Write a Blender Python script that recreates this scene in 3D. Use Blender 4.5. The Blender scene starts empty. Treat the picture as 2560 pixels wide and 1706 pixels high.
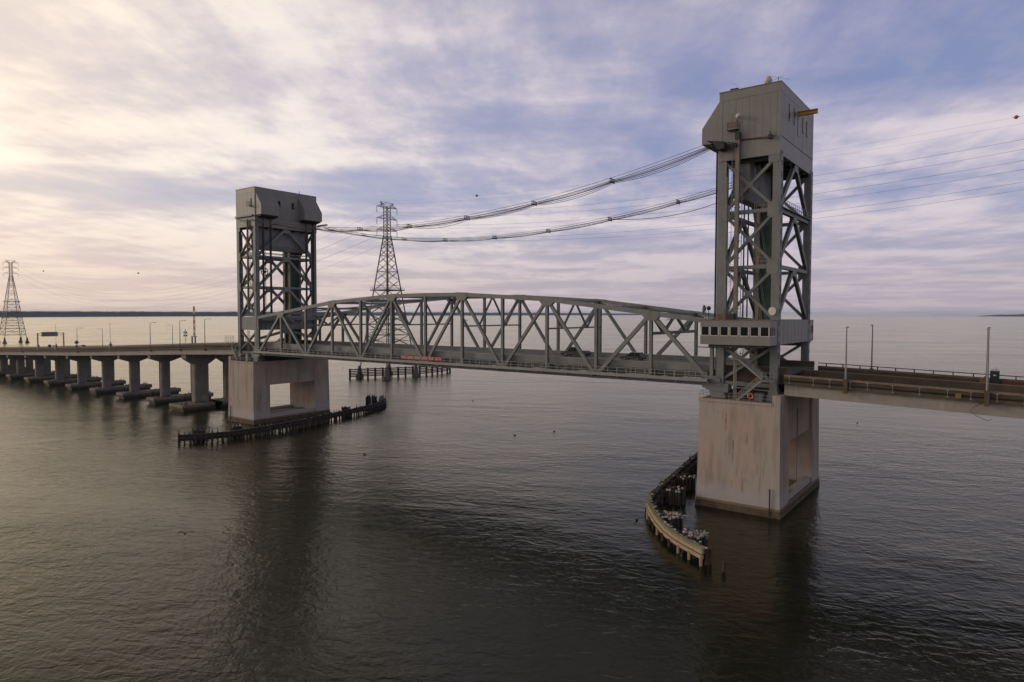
import bpy, bmesh, math, random
from mathutils import Vector, Matrix, Quaternion
random.seed(11)
SC = bpy.context.scene
COL = SC.collection
rad = math.radians

# ------------------------------------------------------------------ camera
CAMLOC = Vector((164.28, -103.53, 30.21))
YAW, PITCH, ROLL = rad(36.865), rad(2.366), rad(0.098)
cam = bpy.data.cameras.new('camera'); camo = bpy.data.objects.new('camera', cam); COL.objects.link(camo)
_fw = Vector((-math.sin(YAW)*math.cos(PITCH), math.cos(YAW)*math.cos(PITCH), -math.sin(PITCH)))
_r = Vector((math.cos(YAW), math.sin(YAW), 0)); _u = _r.cross(_fw)
_r2 = _r*math.cos(ROLL)+_u*math.sin(ROLL); _u2 = _u*math.cos(ROLL)-_r*math.sin(ROLL)
M = Matrix((_r2, _u2, -_fw)).transposed().to_4x4(); M.translation = CAMLOC
camo.matrix_world = M
cam.sensor_width = 36; cam.lens = 1657.66/2560*36; cam.clip_start = .5; cam.clip_end = 60000
SC.camera = camo

# ------------------------------------------------------------------ sky, sun, exposure
SUN_YAW, SUN_EL = rad(112), rad(17)          # yaw from +y towards -x
sundir = Vector((-math.sin(SUN_YAW)*math.cos(SUN_EL), math.cos(SUN_YAW)*math.cos(SUN_EL), math.sin(SUN_EL)))
W = bpy.data.worlds.new('World'); SC.world = W; W.use_nodes = True
nt = W.node_tree; nt.nodes.clear()
class NT:
    """small helper to write node graphs as expressions"""
    def __init__(s, tree): s.t = tree
    def n(s, typ, **kw):
        o = s.t.nodes.new(typ)
        for k, v in kw.items(): setattr(o, k, v)
        return o
    def set(s, sock, v):
        if hasattr(v, 'links') or isinstance(v, bpy.types.NodeSocket): s.t.links.new(v, sock)
        else: sock.default_value = v
    def m(s, op, a, b=0.0, c=0.0):
        o = s.n('ShaderNodeMath', operation=op)
        for i, v in enumerate((a, b, c)): s.set(o.inputs[i], v)
        return o.outputs[0]
    def vm(s, op, a, b=(0, 0, 0), out=0):
        o = s.n('ShaderNodeVectorMath', operation=op); s.set(o.inputs[0], a); s.set(o.inputs[1], b)
        return o.outputs[out]
    def smooth(s, x, a, b):
        o = s.n('ShaderNodeMapRange', interpolation_type='SMOOTHSTEP'); s.set(o.inputs[0], x)
        o.inputs[1].default_value = a; o.inputs[2].default_value = b
        return o.outputs[0]
    def mix(s, f, a, b, blend='MIX'):
        o = s.n('ShaderNodeMix', data_type='RGBA', blend_type=blend); s.set(o.inputs[0], f)
        for k, v in ((6, a), (7, b)):
            s.set(o.inputs[k], v if not isinstance(v, tuple) else (v[0], v[1], v[2], 1))
        return o.outputs[2]
    def noise(s, vec, scale, detail=4, rough=.55, dist=0.0, lac=2.0):
        o = s.n('ShaderNodeTexNoise'); s.set(o.inputs['Vector'], vec); o.inputs['Scale'].default_value = scale
        o.inputs['Detail'].default_value = detail; o.inputs['Roughness'].default_value = rough
        o.inputs['Distortion'].default_value = dist; o.inputs['Lacunarity'].default_value = lac
        return o.outputs['Fac']
    def comb(s, x, y, z):
        o = s.n('ShaderNodeCombineXYZ')
        for i, v in enumerate((x, y, z)): s.set(o.inputs[i], v)
        return o.outputs[0]
g = NT(nt)
tc = g.n('ShaderNodeTexCoord'); D = g.vm('NORMALIZE', tc.outputs['Generated'])
sep = g.n('ShaderNodeSeparateXYZ'); g.set(sep.inputs[0], D); dx_, dy_, dz_ = sep.outputs
sky = g.n('ShaderNodeTexSky', sky_type='NISHITA'); sky.sun_disc = False
sky.sun_elevation = SUN_EL; sky.sun_rotation = -SUN_YAW; sky.air_density = 1.0; sky.dust_density = 1.5; sky.ozone_density = 2.0
up = g.m('MAXIMUM', dz_, 0.0)
zc = g.m('ADD', up, 0.055)
px_ = g.m('DIVIDE', dx_, zc); py_ = g.m('DIVIDE', dy_, zc)
A = rad(31)
al = g.m('ADD', g.m('MULTIPLY', px_, -math.sin(A)), g.m('MULTIPLY', py_, math.cos(A)))
ac = g.m('ADD', g.m('MULTIPLY', px_, math.cos(A)), g.m('MULTIPLY', py_, math.sin(A)))
warp = g.noise(g.comb(al, ac, 3.0), .25, 2)
acw = g.m('ADD', ac, g.m('MULTIPLY', g.m('SUBTRACT', warp, .5), .55))
n_big = g.noise(g.comb(g.m('MULTIPLY', al, 1.5), g.m('MULTIPLY', acw, .85), 4.6), .42, 4, .5)
n_str = g.noise(g.comb(g.m('MULTIPLY', al, 1.25), g.m('MULTIPLY', acw, 1.15), 5.2), .85, 8, .58, .2)
n_fine = g.noise(g.comb(g.m('MULTIPLY', al, 1.0), g.m('MULTIPLY', acw, 2.6), 9.1), 1.9, 7, .62, .25)
dens = g.m('ADD', g.m('ADD', g.m('MULTIPLY', n_big, .50), g.m('MULTIPLY', n_str, .56)), g.m('MULTIPLY', n_fine, .17))
cosS = g.vm('DOT_PRODUCT', D, tuple(sundir), out=1)
ang = g.m('ARCCOSINE', cosS)                       # angle from the sun behind the cloud
near_sun = g.smooth(ang, 1.25, .25)
wide_sun = g.smooth(ang, 1.72, .35)
cover = g.smooth(g.m('ADD', dens, g.m('MULTIPLY', near_sun, .07)), .445, .69)
thick = g.smooth(dens, .54, .72)
blue = g.mix(.55, g.vm('SCALE', sky.outputs[0], (0, 0, 0)), (3.1, 3.2, 5.9))
sc_ = [n for n in nt.nodes if n.type == 'VECT_MATH' and n.operation == 'SCALE'][0]; sc_.inputs[3].default_value = 1.15
blue = g.mix(g.m('MULTIPLY', wide_sun, .6), blue, (5.2, 4.8, 5.6))
cool = g.mix(thick, (5.0, 4.65, 5.9), (7.1, 6.4, 6.9))
warm = g.mix(thick, (7.3, 6.6, 6.7), (11.0, 10.0, 8.8))
cloud = g.mix(wide_sun, cool, warm)
skycol = g.mix(cover, blue, cloud)
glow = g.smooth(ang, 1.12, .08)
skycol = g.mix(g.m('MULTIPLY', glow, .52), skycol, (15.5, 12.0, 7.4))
hz = g.smooth(dz_, .17, -.01)
hcol = g.mix(wide_sun, (5.0, 4.25, 4.65), (8.8, 6.6, 5.1))
skycol = g.mix(g.m('MULTIPLY', hz, .78), skycol, hcol)
# sky dimmed towards the zenith to darken its reflection in the water
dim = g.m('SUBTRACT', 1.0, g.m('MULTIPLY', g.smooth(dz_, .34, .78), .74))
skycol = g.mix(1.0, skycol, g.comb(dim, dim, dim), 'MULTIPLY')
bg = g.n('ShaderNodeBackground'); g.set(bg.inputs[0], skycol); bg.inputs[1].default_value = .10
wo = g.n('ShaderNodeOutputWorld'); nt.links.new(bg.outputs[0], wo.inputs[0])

sl = bpy.data.lights.new('sun', 'SUN'); sl.energy = 0.95; sl.angle = rad(14); sl.color = (1.0, .83, .66)
so = bpy.data.objects.new('sun', sl); COL.objects.link(so)
so.rotation_euler = sundir.to_track_quat('Z', 'Y').to_euler(); so.location = (0, 0, 300)
vs = SC.view_settings; vs.view_transform = 'Standard'; vs.look = 'None'; vs.exposure = 0; vs.gamma = 1; vs.use_curve_mapping = False
SC.cycles.max_bounces = 6; SC.cycles.volume_bounces = 1; SC.cycles.use_denoising = True

# ------------------------------------------------------------------ materials
MATS = {}
def mat(name, col, var=.25, scale=.6, rough=.6, streak=None, metal=0.0, spec=.5, streak_amt=.5, spots=None, bump=0.0, coat=0.0):
    """principled material: base colour with cloudy variation, optional vertical streaks and blotches"""
    m = bpy.data.materials.new(name); m.use_nodes = True; t = m.node_tree; G = NT(t)
    b = t.nodes['Principled BSDF']
    geo = G.n('ShaderNodeNewGeometry'); P = geo.outputs['Position']
    n1 = G.noise(P, scale, 6, .6)
    dark = tuple(c*(1-var) for c in col); light = tuple(min(1, c*(1+var)) for c in col)
    c = G.mix(G.smooth(n1, .3, .7), dark, light)
    n2 = G.noise(P, scale*9, 4, .6)
    c = G.mix(.35, c, G.mix(G.smooth(n2, .3, .7), dark, light))
    if streak:
        sp = G.vm('MULTIPLY', P, (1.0, 1.0, .055))
        s1 = G.smooth(G.noise(sp, 1.5, 6, .62), .50, .74)
        s2 = G.smooth(G.noise(P, .22, 3), .35, .65)
        c = G.mix(G.m('MULTIPLY', G.m('MULTIPLY', s1, s2), streak_amt), c, streak)
    if spots:
        c = G.mix(G.smooth(G.noise(P, 1.3, 7, .7), .56, .66), c, spots)
    t.links.new(c, b.inputs['Base Color'])
    b.inputs['Roughness'].default_value = rough; b.inputs['Metallic'].default_value = metal
    b.inputs['Specular IOR Level'].default_value = spec
    if coat: b.inputs['Coat Weight'].default_value = coat
    if bump:
        bn = G.n('ShaderNodeBump'); bn.inputs['Strength'].default_value = bump; bn.inputs['Distance'].default_value = .05
        G.set(bn.inputs['Height'], G.noise(P, 6, 6, .65)); t.links.new(bn.outputs[0], b.inputs['Normal'])
    MATS[name] = m
    return m
STEEL = mat('grey_steel_paint', (.176, .183, .178), .20, .45, .55, (.10, .07, .05), streak_amt=.6)
STEEL_L = mat('pale_steel_paint', (.25, .25, .238), .12, .4, .5, (.16, .13, .1), streak_amt=.35)
CLAD = mat('house_cladding', (.21, .205, .19), .12, .25, .5, (.14, .12, .10), streak_amt=.45)
WHITE = mat('white_paint', (.50, .48, .45), .08, .8, .5)
RUST = mat('rusted_conduit', (.16, .115, .09), .3, .7, .8)
RISER = mat('weathered_grey_duct', (.19, .165, .148), .25, .6, .7, (.11, .07, .05))
BROWNSTEEL = mat('tan_column_paint', (.20, .165, .12), .15, .5, .6)
GREEN = mat('green_shaft_cladding', (.018, .06, .042), .2, .4, .6)
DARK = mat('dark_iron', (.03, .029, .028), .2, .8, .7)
ROPE = mat('greased_rope', (.02, .019, .018), .2, 2, .55)
def pier_concrete():
    """board-marked pier concrete: pinkish and grey areas, upright smudges, rust runs, a washed band above the tide line"""
    m = bpy.data.materials.new('pier_concrete'); m.use_nodes = True; t = m.node_tree; G = NT(t); b = t.nodes['Principled BSDF']
    P = G.n('ShaderNodeNewGeometry').outputs['Position']
    v1 = G.vm('MULTIPLY', P, (1, 1, .35)); v2 = G.vm('MULTIPLY', P, (1, 1, .16)); v3 = G.vm('MULTIPLY', P, (1, 1, .03))
    c = G.mix(G.smooth(G.noise(v1, .30, 5, .6), .38, .62), (.42, .32, .265), (.38, .345, .30))
    c = G.mix(G.m('MULTIPLY', G.smooth(G.noise(v2, .75, 6, .62), .45, .68), .65), c, (.225, .195, .16))
    c = G.mix(G.m('MULTIPLY', G.smooth(G.noise(v2, 2.4, 5, .65), .54, .72), .5), c, (.24, .20, .165))
    c = G.mix(G.m('MULTIPLY', G.smooth(G.noise(v3, .95, 4, .6), .60, .70), G.smooth(G.noise(P, .35, 3), .42, .62)), c, (.15, .072, .04))
    c = G.mix(G.m('MULTIPLY', G.smooth(G.noise(v3, 1.7, 3, .6), .64, .72), .6), c, (.46, .42, .38))
    sp = G.n('ShaderNodeSeparateXYZ'); G.set(sp.inputs[0], P)
    zz_ = G.m('ADD', sp.outputs[2], G.m('MULTIPLY', G.m('SUBTRACT', G.noise(v2, .8, 4), .5), 2.2))
    c = G.mix(G.m('MULTIPLY', G.smooth(zz_, 4.6, 2.6), .75), c, (.40, .37, .36))
    t.links.new(c, b.inputs['Base Color']); b.inputs['Roughness'].default_value = .88
    bn = G.n('ShaderNodeBump'); bn.inputs['Strength'].default_value = .5; bn.inputs['Distance'].default_value = .05
    G.set(bn.inputs['Height'], G.noise(v1, 5, 6, .65)); t.links.new(bn.outputs[0], b.inputs['Normal'])
    return m
PIERC = pier_concrete()
TIDE = mat('tidal_concrete', (.10, .075, .045), .5, .8, .9, spots=(.04, .035, .025), bump=.8)
BAND = PIERC
CONC = mat('viaduct_concrete', (.19, .172, .152), .28, .3, .85, (.085, .062, .045), streak_amt=.9, bump=.3)
CONCD = mat('dark_foot_concrete', (.11, .10, .09), .3, .6, .9)
CONC2 = mat('girder_concrete', (.30, .275, .235), .15, .3, .85, (.40, .37, .31), streak_amt=.6)
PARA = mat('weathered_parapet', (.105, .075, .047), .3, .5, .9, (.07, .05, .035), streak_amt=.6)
PARATOP = mat('tan_parapet_top', (.20, .155, .105), .25, .8, .9)  # paler tan than the parapet; shared by caps, kerb lines, ledge and boxes
ROAD = mat('asphalt', (.085, .078, .072), .2, .4, .9)
DECKC = mat('steel_grid_deck', (.20, .19, .175), .15, .5, .8)
TIMD = mat('dark_timber', (.045, .036, .029), .4, 1.2, .9, bump=.5)
TIMT = mat('weathered_timber', (.33, .245, .165), .25, 1.5, .85, (.18, .12, .08), bump=.4)
TIMG = mat('mossy_plank', (.23, .22, .14), .3, 1.2, .9)
GUANO = mat('guano', (.52, .47, .42), .2, 3, .9)
BIRD = mat('bird_plumage', (.018, .016, .015), .3, 3, .6)
GULL = mat('gull_plumage', (.35, .33, .30), .3, 3, .6)
PYL = mat('galvanised_lattice', (.09, .088, .088), .15, .3, .5, metal=.2)
GLASS = mat('dark_window_glass', (.006, .006, .007), .1, 1, .25, spec=.15)
REDSIGN = mat('red_sign', (.33, .012, .012), .08, 2, .5)
LETTER = mat('sign_lettering', (.5, .42, .38), .05, 2, .6)
YELLOW = mat('yellow_crane_paint', (.48, .26, .025), .15, 1, .5)
ORANGE = mat('marker_ball_orange', (.42, .09, .035), .1, 1, .5)
BALLD = mat('marker_ball_dark', (.05, .07, .11), .1, 1, .5)
REDW = mat('red_band', (.24, .03, .028), .15, 2, .6)
REDB = mat('faded_red_plastic', (.11, .018, .018), .2, 1, .7)
LIFER = mat('life_ring_orange', (.65, .07, .03), .1, 3, .5)
CARP = mat('charcoal_car_paint', (.016, .016, .017), .1, 1, .35, coat=.15)
CARS = mat('navy_car_paint', (.010, .010, .016), .1, 1, .35, coat=.15)
CARW = mat('silver_car_paint', (.35, .34, .33), .1, 1, .35, coat=.4)
TYRE = mat('tyre_rubber', (.012, .012, .012), .1, 3, .9)
LAMPR = mat('tail_lamp', (.22, .015, .012), .05, 3, .3)
TOILG = mat('green_plastic', (.012, .03, .025), .1, 2, .5)
TOILW = mat('white_plastic', (.6, .59, .56), .05, 2, .5)
WOODS = mat('far_woods', (.035, .045, .045), .35, .004, .95)

# ------------------------------------------------------------------ geometry helpers
ORG = {}
class MB:
    def __init__(s, xf=None): s.v = []; s.f = []; s.xf = xf
    def add(s, vs, fs):
        o = len(s.v)
        if s.xf: vs = [s.xf(p) for p in vs]
        s.v += [tuple(p) for p in vs]; s.f += [tuple(i+o for i in q) for q in fs]
        return s
    def box(s, x0, x1, y0, y1, z0, z1):
        return s.add([(x, y, z) for x in (x0, x1) for y in (y0, y1) for z in (z0, z1)],
                     [(0, 1, 3, 2), (4, 6, 7, 5), (0, 4, 5, 1), (2, 3, 7, 6), (0, 2, 6, 4), (1, 5, 7, 3)])
    def beam(s, p0, p1, w, d, n=(0, 1, 0), off=0.0):
        p0, p1, n = Vector(p0), Vector(p1), Vector(n)
        a = (p1-p0).normalized(); side = a.cross(n)
        if side.length < 1e-4: n = Vector((1, 0, 0)); side = a.cross(n)
        side.normalize(); nn = side.cross(a).normalized()
        vs = []
        for p in (p0, p1):
            for i in (-1, 1):
                for j in (-1, 1): vs.append(p+side*(i*w/2)+nn*(j*d/2+off))
        return s.add(vs, [(0, 1, 3, 2), (4, 6, 7, 5), (0, 4, 5, 1), (2, 3, 7, 6), (0, 2, 6, 4), (1, 5, 7, 3)])
    def hbeam(s, p0, p1, w, d, n=(0, 1, 0), t=.07):
        s.beam(p0, p1, w, t, n, d/2-t/2); s.beam(p0, p1, w, t, n, -d/2+t/2); return s.beam(p0, p1, t, d-2*t, n)
    def cyl(s, p0, p1, r0, r1=None, n=8, caps=True):
        r1 = r0 if r1 is None else r1
        p0, p1 = Vector(p0), Vector(p1); a = (p1-p0).normalized()
        u = a.orthogonal().normalized(); w = a.cross(u); vs = []
        for p, r in ((p0, r0), (p1, r1)):
            for k in range(n):
                t = 2*math.pi*k/n; vs.append(p+u*(r*math.cos(t))+w*(r*math.sin(t)))
        fs = [(k, (k+1) % n, n+(k+1) % n, n+k) for k in range(n)]
        if caps: fs += [tuple(range(n))[::-1], tuple(range(n, 2*n))]
        return s.add(vs, fs)
    def tube(s, pts, r, n=5):
        pts = [Vector(p) for p in pts]; vs = []; fs = []
        for i, p in enumerate(pts):
            a = (pts[min(i+1, len(pts)-1)]-pts[max(i-1, 0)]).normalized()
            ref = Vector((0, 0, 1)) if abs(a.z) < .95 else Vector((1, 0, 0))
            u = a.cross(ref).normalized(); w = a.cross(u)
            for k in range(n):
                t = 2*math.pi*k/n; vs.append(p+u*(r*math.cos(t))+w*(r*math.sin(t)))
        for i in range(len(pts)-1):
            for k in range(n): fs.append((i*n+k, i*n+(k+1) % n, (i+1)*n+(k+1) % n, (i+1)*n+k))
        fs += [tuple(range(n))[::-1], tuple(range((len(pts)-1)*n, len(pts)*n))]
        return s.add(vs, fs)
    def prism(s, poly, ext):
        n = len(poly); e = Vector(ext)
        vs = [Vector(p) for p in poly]+[Vector(p)+e for p in poly]
        return s.add(vs, [tuple(range(n))[::-1], tuple(range(n, 2*n))]+[(k, (k+1) % n, n+(k+1) % n, n+k) for k in range(n)])
    def sphere(s, c, r, n=10, m=6, sq=(1, 1, 1)):
        c = Vector(c); vs = [c+Vector((0, 0, r*sq[2]))]
        for i in range(1, m):
            th = math.pi*i/m
            for k in range(n):
                ph = 2*math.pi*k/n
                vs.append(c+Vector((r*sq[0]*math.sin(th)*math.cos(ph), r*sq[1]*math.sin(th)*math.sin(ph), r*sq[2]*math.cos(th))))
        vs.append(c-Vector((0, 0, r*sq[2]))); fs = []
        for k in range(n):
            fs.append((0, 1+k, 1+(k+1) % n)); b = 1+(m-2)*n
            fs.append((len(vs)-1, b+(k+1) % n, b+k))
            for i in range(m-2):
                a = 1+i*n; fs.append((a+k, a+n+k, a+n+(k+1) % n, a+(k+1) % n))
        return s.add(vs, fs)
    def mesh(s, name, m, org=(0, 0, 0), smooth=False):
        me = bpy.data.meshes.new(name)
        ox, oy, oz = org
        me.from_pydata([(p[0]-ox, p[1]-oy, p[2]-oz) for p in s.v], [], s.f)
        bm = bmesh.new(); bm.from_mesh(me); bmesh.ops.recalc_face_normals(bm, faces=bm.faces); bm.to_mesh(me); bm.free()
        if smooth: me.polygons.foreach_set('use_smooth', [True]*len(me.polygons))
        me.materials.append(m); return me
    def build(s, name, m, parent=None, smooth=False):
        org = ORG.get(parent.name, (0, 0, 0)) if parent else (0, 0, 0)
        o = bpy.data.objects.new(name, s.mesh(name, m, org, smooth)); COL.objects.link(o)
        if parent: o.parent = parent; ORG[o.name] = org
        return o
def tag(o, label=None, cat=None, group=None, kind=None):
    for k, v in (('label', label), ('category', cat), ('group', group), ('kind', kind)):
        if v: o[k] = v
    return o
def thing(name, loc, label, cat, group=None):
    o = bpy.data.objects.new(name, None); COL.objects.link(o); o.location = loc; o.empty_display_size = .5
    ORG[o.name] = tuple(loc); return tag(o, label, cat, group)
def solo(mb, name, m, loc, label, cat, group=None, kind=None, smooth=False):
    """a thing that is one mesh, with its origin at loc"""
    o = bpy.data.objects.new(name, mb.mesh(name, m, loc, smooth)); o.location = loc; COL.objects.link(o)
    ORG[o.name] = tuple(loc)
    return tag(o, label, cat, group, kind)
def inst(name, me, parent, loc, rz=0, scale=None):
    """a repeat that shares mesh data; loc in world coordinates"""
    o = bpy.data.objects.new(name, me); COL.objects.link(o)
    if parent:
        o.parent = parent; g0 = ORG[parent.name]; loc = tuple(a-b for a, b in zip(loc, g0))
    o.location = loc; o.rotation_euler = (0, 0, rz)
    if scale: o.scale = scale
    return o
def copy_tree(o, parent=None):
    c = o.copy(); COL.objects.link(c); c.parent = parent
    for ch in o.children: copy_tree(ch, c)
    return c
def lerp(a, b, t): return a+(b-a)*t
def interp(x, pts):
    if x <= pts[0][0]: return pts[0][1]
    for (a, za), (b, zb) in zip(pts, pts[1:]):
        if x <= b: return lerp(za, zb, (x-a)/(b-a))
    return pts[-1][1]

MID = 63.25
# ================================================================== THE SETTING
def water():
    mb = MB()
    R = 26000
    mb.add([(-R, -R, 0), (R, -R, 0), (R, R, 0), (-R, R, 0)], [(0, 1, 2, 3)])
    m = bpy.data.materials.new('river_water'); m.use_nodes = True; t = m.node_tree; G = NT(t); b = t.nodes['Principled BSDF']
    P = G.n('ShaderNodeNewGeometry').outputs['Position']
    # wind ripples run roughly across the view; wave fields of three sizes plus calm and ruffled patches
    a = rad(-24)
    sp = G.n('ShaderNodeSeparateXYZ'); G.set(sp.inputs[0], P)
    u = G.m('ADD', G.m('MULTIPLY', sp.outputs[0], math.cos(a)), G.m('MULTIPLY', sp.outputs[1], -math.sin(a)))
    v = G.m('ADD', G.m('MULTIPLY', sp.outputs[0], math.sin(a)), G.m('MULTIPLY', sp.outputs[1], math.cos(a)))
    a2 = rad(38)
    u2 = G.m('ADD', G.m('MULTIPLY', sp.outputs[0], math.cos(a2)), G.m('MULTIPLY', sp.outputs[1], -math.sin(a2)))
    v2 = G.m('ADD', G.m('MULTIPLY', sp.outputs[0], math.sin(a2)), G.m('MULTIPLY', sp.outputs[1], math.cos(a2)))
    w1 = G.noise(G.comb(G.m('MULTIPLY', u, .55), v, 0.0), .80, 3, .5, .9)
    w2 = G.noise(G.comb(G.m('MULTIPLY', u2, .6), v2, 7.0), 1.6, 3, .55, .6)
    w3 = G.noise(G.comb(G.m('MULTIPLY', u, .6), v, 4.0), .16, 2, .5, .4)
    w4 = G.noise(G.comb(u2, v, 9.0), 3.4, 2, .5)
    patch = G.smooth(G.noise(G.comb(G.m('MULTIPLY', u, .45), v, 2.0), .020, 5, .6, .6), .32, .70)
    h = G.m('ADD', G.m('ADD', G.m('MULTIPLY', w1, .27), G.m('MULTIPLY', w2, .13)), G.m('ADD', G.m('MULTIPLY', w3, .50), G.m('MULTIPLY', w4, .030)))
    h = G.m('MULTIPLY', h, G.m('ADD', .38, G.m('MULTIPLY', patch, .95)))
    bn = G.n('ShaderNodeBump'); bn.inputs['Strength'].default_value = 1.0; bn.inputs['Distance'].default_value = .55
    G.set(bn.inputs['Height'], h); 
    # silty tannin water: dark body colour, warm light painted into the reflection tint
    t.nodes.remove(b); out = [n for n in t.nodes if n.type == 'OUTPUT_MATERIAL'][0]
    mud = G.mix(patch, (.009, .012, .006), (.014, .015, .008))
    df = G.n('ShaderNodeBsdfDiffuse'); G.set(df.inputs['Color'], mud); t.links.new(bn.outputs[0], df.inputs['Normal'])
    gl = G.n('ShaderNodeBsdfAnisotropic'); gl.inputs['Color'].default_value = (.97, .925, .77, 1); G.set(gl.inputs['Roughness'], G.m('ADD', .14, G.m('MULTIPLY', patch, .08)))
    t.links.new(bn.outputs[0], gl.inputs['Normal'])
    fr = G.n('ShaderNodeFresnel'); fr.inputs['IOR'].default_value = 1.333; t.links.new(bn.outputs[0], fr.inputs['Normal'])
    mx = G.n('ShaderNodeMixShader'); t.links.new(fr.outputs[0], mx.inputs[0]); t.links.new(df.outputs[0], mx.inputs[1]); t.links.new(gl.outputs[0], mx.inputs[2])
    t.links.new(mx.outputs[0], out.inputs['Surface'])
    o = mb.build('water', m); tag(o, kind='structure')
water()

def far_shore():
    """wooded far bank: a long ragged canopy, standing at its real distance on the water"""
    rng = random.Random(5)
    def pt(px, d):                        # bearing of an image column, at a distance from the camera
        dirv = _fw*1657.66+_r*(px-1280); dirv.z = 0; dirv.normalize()
        return CAMLOC.xy+dirv.xy*d
    def strip(cols, name, label):
        mb = MB(); vs = []; fs = []; N = len(cols)
        h1 = 0
        for i, (px, d, h) in enumerate(cols):
            p = pt(px, d); h1 = .75*h1+.25*rng.uniform(-1, 1)
            hh = h*(1+.12*h1+rng.uniform(-.035, .035))
            back = pt(px, d+420)
            vs += [(p.x, p.y, -1), (p.x, p.y, hh*.82), (*pt(px, d+60), hh), (back.x, back.y, hh*.97), (back.x, back.y, -1)]
        for i in range(N-1):
            for k in range(4): a = i*5+k; fs.append((a, a+5, a+6, a+1))
        mb.add(vs, fs); o = mb.build(name, WOODS); tag(o, label, 'woods', kind='stuff')
    cols = []
    px = -420
    while px < 1700:
        d = interp(px, [(-420, 5300), (0, 5600), (600, 7300), (1200, 10500), (1500, 14000), (1700, 18500)])
        t = interp(px, [(-420, 12.0), (0, 12.0), (600, 10.0), (1200, 7.2), (1500, 5), (1700, 2.0)])
        cols.append((px, d, t*d/1657.66)); px += 3.5
    strip(cols, 'far_woods', 'blue grey wooded far bank along the left horizon')
    cols = []; px = 2440
    while px < 3300:
        t = interp(px, [(2440, .8), (2490, 3.4), (2560, 4.6), (3300, 6)]); d = 12500
        cols.append((px, d, t*d/1657.66)); px += 3.5
    strip(cols, 'far_woods', 'thin dark wooded point on the horizon at the right edge')
far_shore()

# ================================================================== TOWER PIERS
PZ = 16.85
def tower_pier(sg, label):
    X = lambda p: (MID+sg*p[0], p[1], p[2])
    s0, s1 = 62.2, 74.45
    t = thing('tower_pier', (MID+sg*68.3, 9.95, 0), label, 'bridge pier', 'concrete piers under the lift towers')
    ya, yb = -2.43, 22.28; y0, y1 = 2.6, 17.3
    B = .22                                     # slight batter
    def bat(p):
        k = (PZ-p[2])/PZ
        return X((p[0]+(-B if p[0] < 68.3 else B)*k, p[1]+(-B if p[1] < 9.9 else B)*k, p[2]))
    MB(bat).box(s0, s1, ya, y0, 3.2, PZ).build('column', PIERC, t)
    MB(bat).box(s0, s1, y1, yb, 3.2, PZ).build('column', PIERC, t)
    MB(bat).box(s0-.003, s1+.003, ya-.003, y0, 1.35, 3.2).build('lower_column', BAND, t)
    MB(bat).box(s0-.003, s1+.003, y1, yb+.003, 1.35, 3.2).build('lower_column', BAND, t)
    MB(X).box(s0+.02, s0+2.6, y0, y1, 10.4, PZ-.02).build('cross_beam', PIERC, t)
    # outer curtain of precast boards, recessed between the columns
    MB(X).box(s1-2.6, s1-.55, y0, y1, 10.5, PZ-.02).build('cross_beam', PIERC, t)
    n = 6
    for k in range(n):
        a = lerp(y0, y1, k/n)+.05; b = lerp(y0, y1, (k+1)/n)-.05
        MB(X).box(s1-.55, s1-.38, a, b, 10.42+.05*(k % 2), PZ-.15).build('panel', PIERC, t)
    MB(X).box(s0+2.6, s1-2.6, y0, y1, 14.8, PZ-.05).build('top_slab', PIERC, t)
    for a, b in ((s0+.1, s0+1.1), (s1-1.1, s1-.1)):
        MB(X).box(a, b, y0, y1, .9, 2.35).build('sill_wall', PIERC, t)
    MB(X).box(68.0, 68.6, y0, y1, .9, 2.1).build('sill_wall', PIERC, t)
    MB(X).box(s0+1.1, s1-1.1, y0, y1, -.5, .9).build('sill_floor', CONC, t)
    # weed-covered tidal course, slightly uneven ledge
    rng = random.Random(3+sg); mb = MB(X)
    mb.box(s0-.36, s1+.36, ya-.36, yb+.36, -2, .62); mb.box(s0-.28, s1+.28, ya-.28, yb+.28, .62, 1.02)
    mb.build('tidal_course', TIDE, t)
    mb = MB(X); mb.box(s0-.25, s1+.25, ya-.25, yb+.25, 1.02, 1.36); mb.build('tidal_course', PARATOP, t)
    # back wall that carries the approach span
    MB(X).box(s1-1.15, s1+.03, ya+.02, yb-.02, PZ+.01, 18.15).build('back_wall', PIERC, t)
    MB(X).box(s0-.12, s1-1.2, ya-.12, ya+.5, PZ-.25, PZ+.12).build('coping', PIERC, t)
    MB(X).box(s0-.12, s0+.5, ya+.5, yb+.12, PZ-.25, PZ+.12).build('coping', PIERC, t)
    # ladder or gauge board and rust runs
    MB(X).box(s1-1.25, s1-1.1, ya-.5, ya-.34, .2, 4.3).build('gauge_board', DARK, t)
    MB(X).cyl((s1-.3, 9.0, 2.4), (s1-.3, 9.0, 15), .05, n=5).build('drain_pipe', RUST, t)
    # railing on the pier top
    post = MB().cyl((0, 0, 0), (0, 0, 1.1), .035, n=5).mesh('railing_post', STEEL_L)
    pts = [(s0-.0+i*1.55, ya+.12) for i in range(8)]+[(s0, ya+.12+i*1.6) for i in range(1, 3)]
    for s, y in pts: inst('railing_post', post, t, (MID+sg*s, y, PZ+.12))
    for zz in (.6, 1.1):
        MB(X).tube([(s0, ya+3.3, PZ+.12+zz), (s0, ya+.12, PZ+.12+zz), (s1-1.3, ya+.12, PZ+.12+zz)], .03).build('handrail', STEEL_L, t)
    return t
tower_pier(1, 'large stained concrete pier under the near right lift tower')
tower_pier(-1, 'large concrete portal pier under the far left lift tower')

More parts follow.
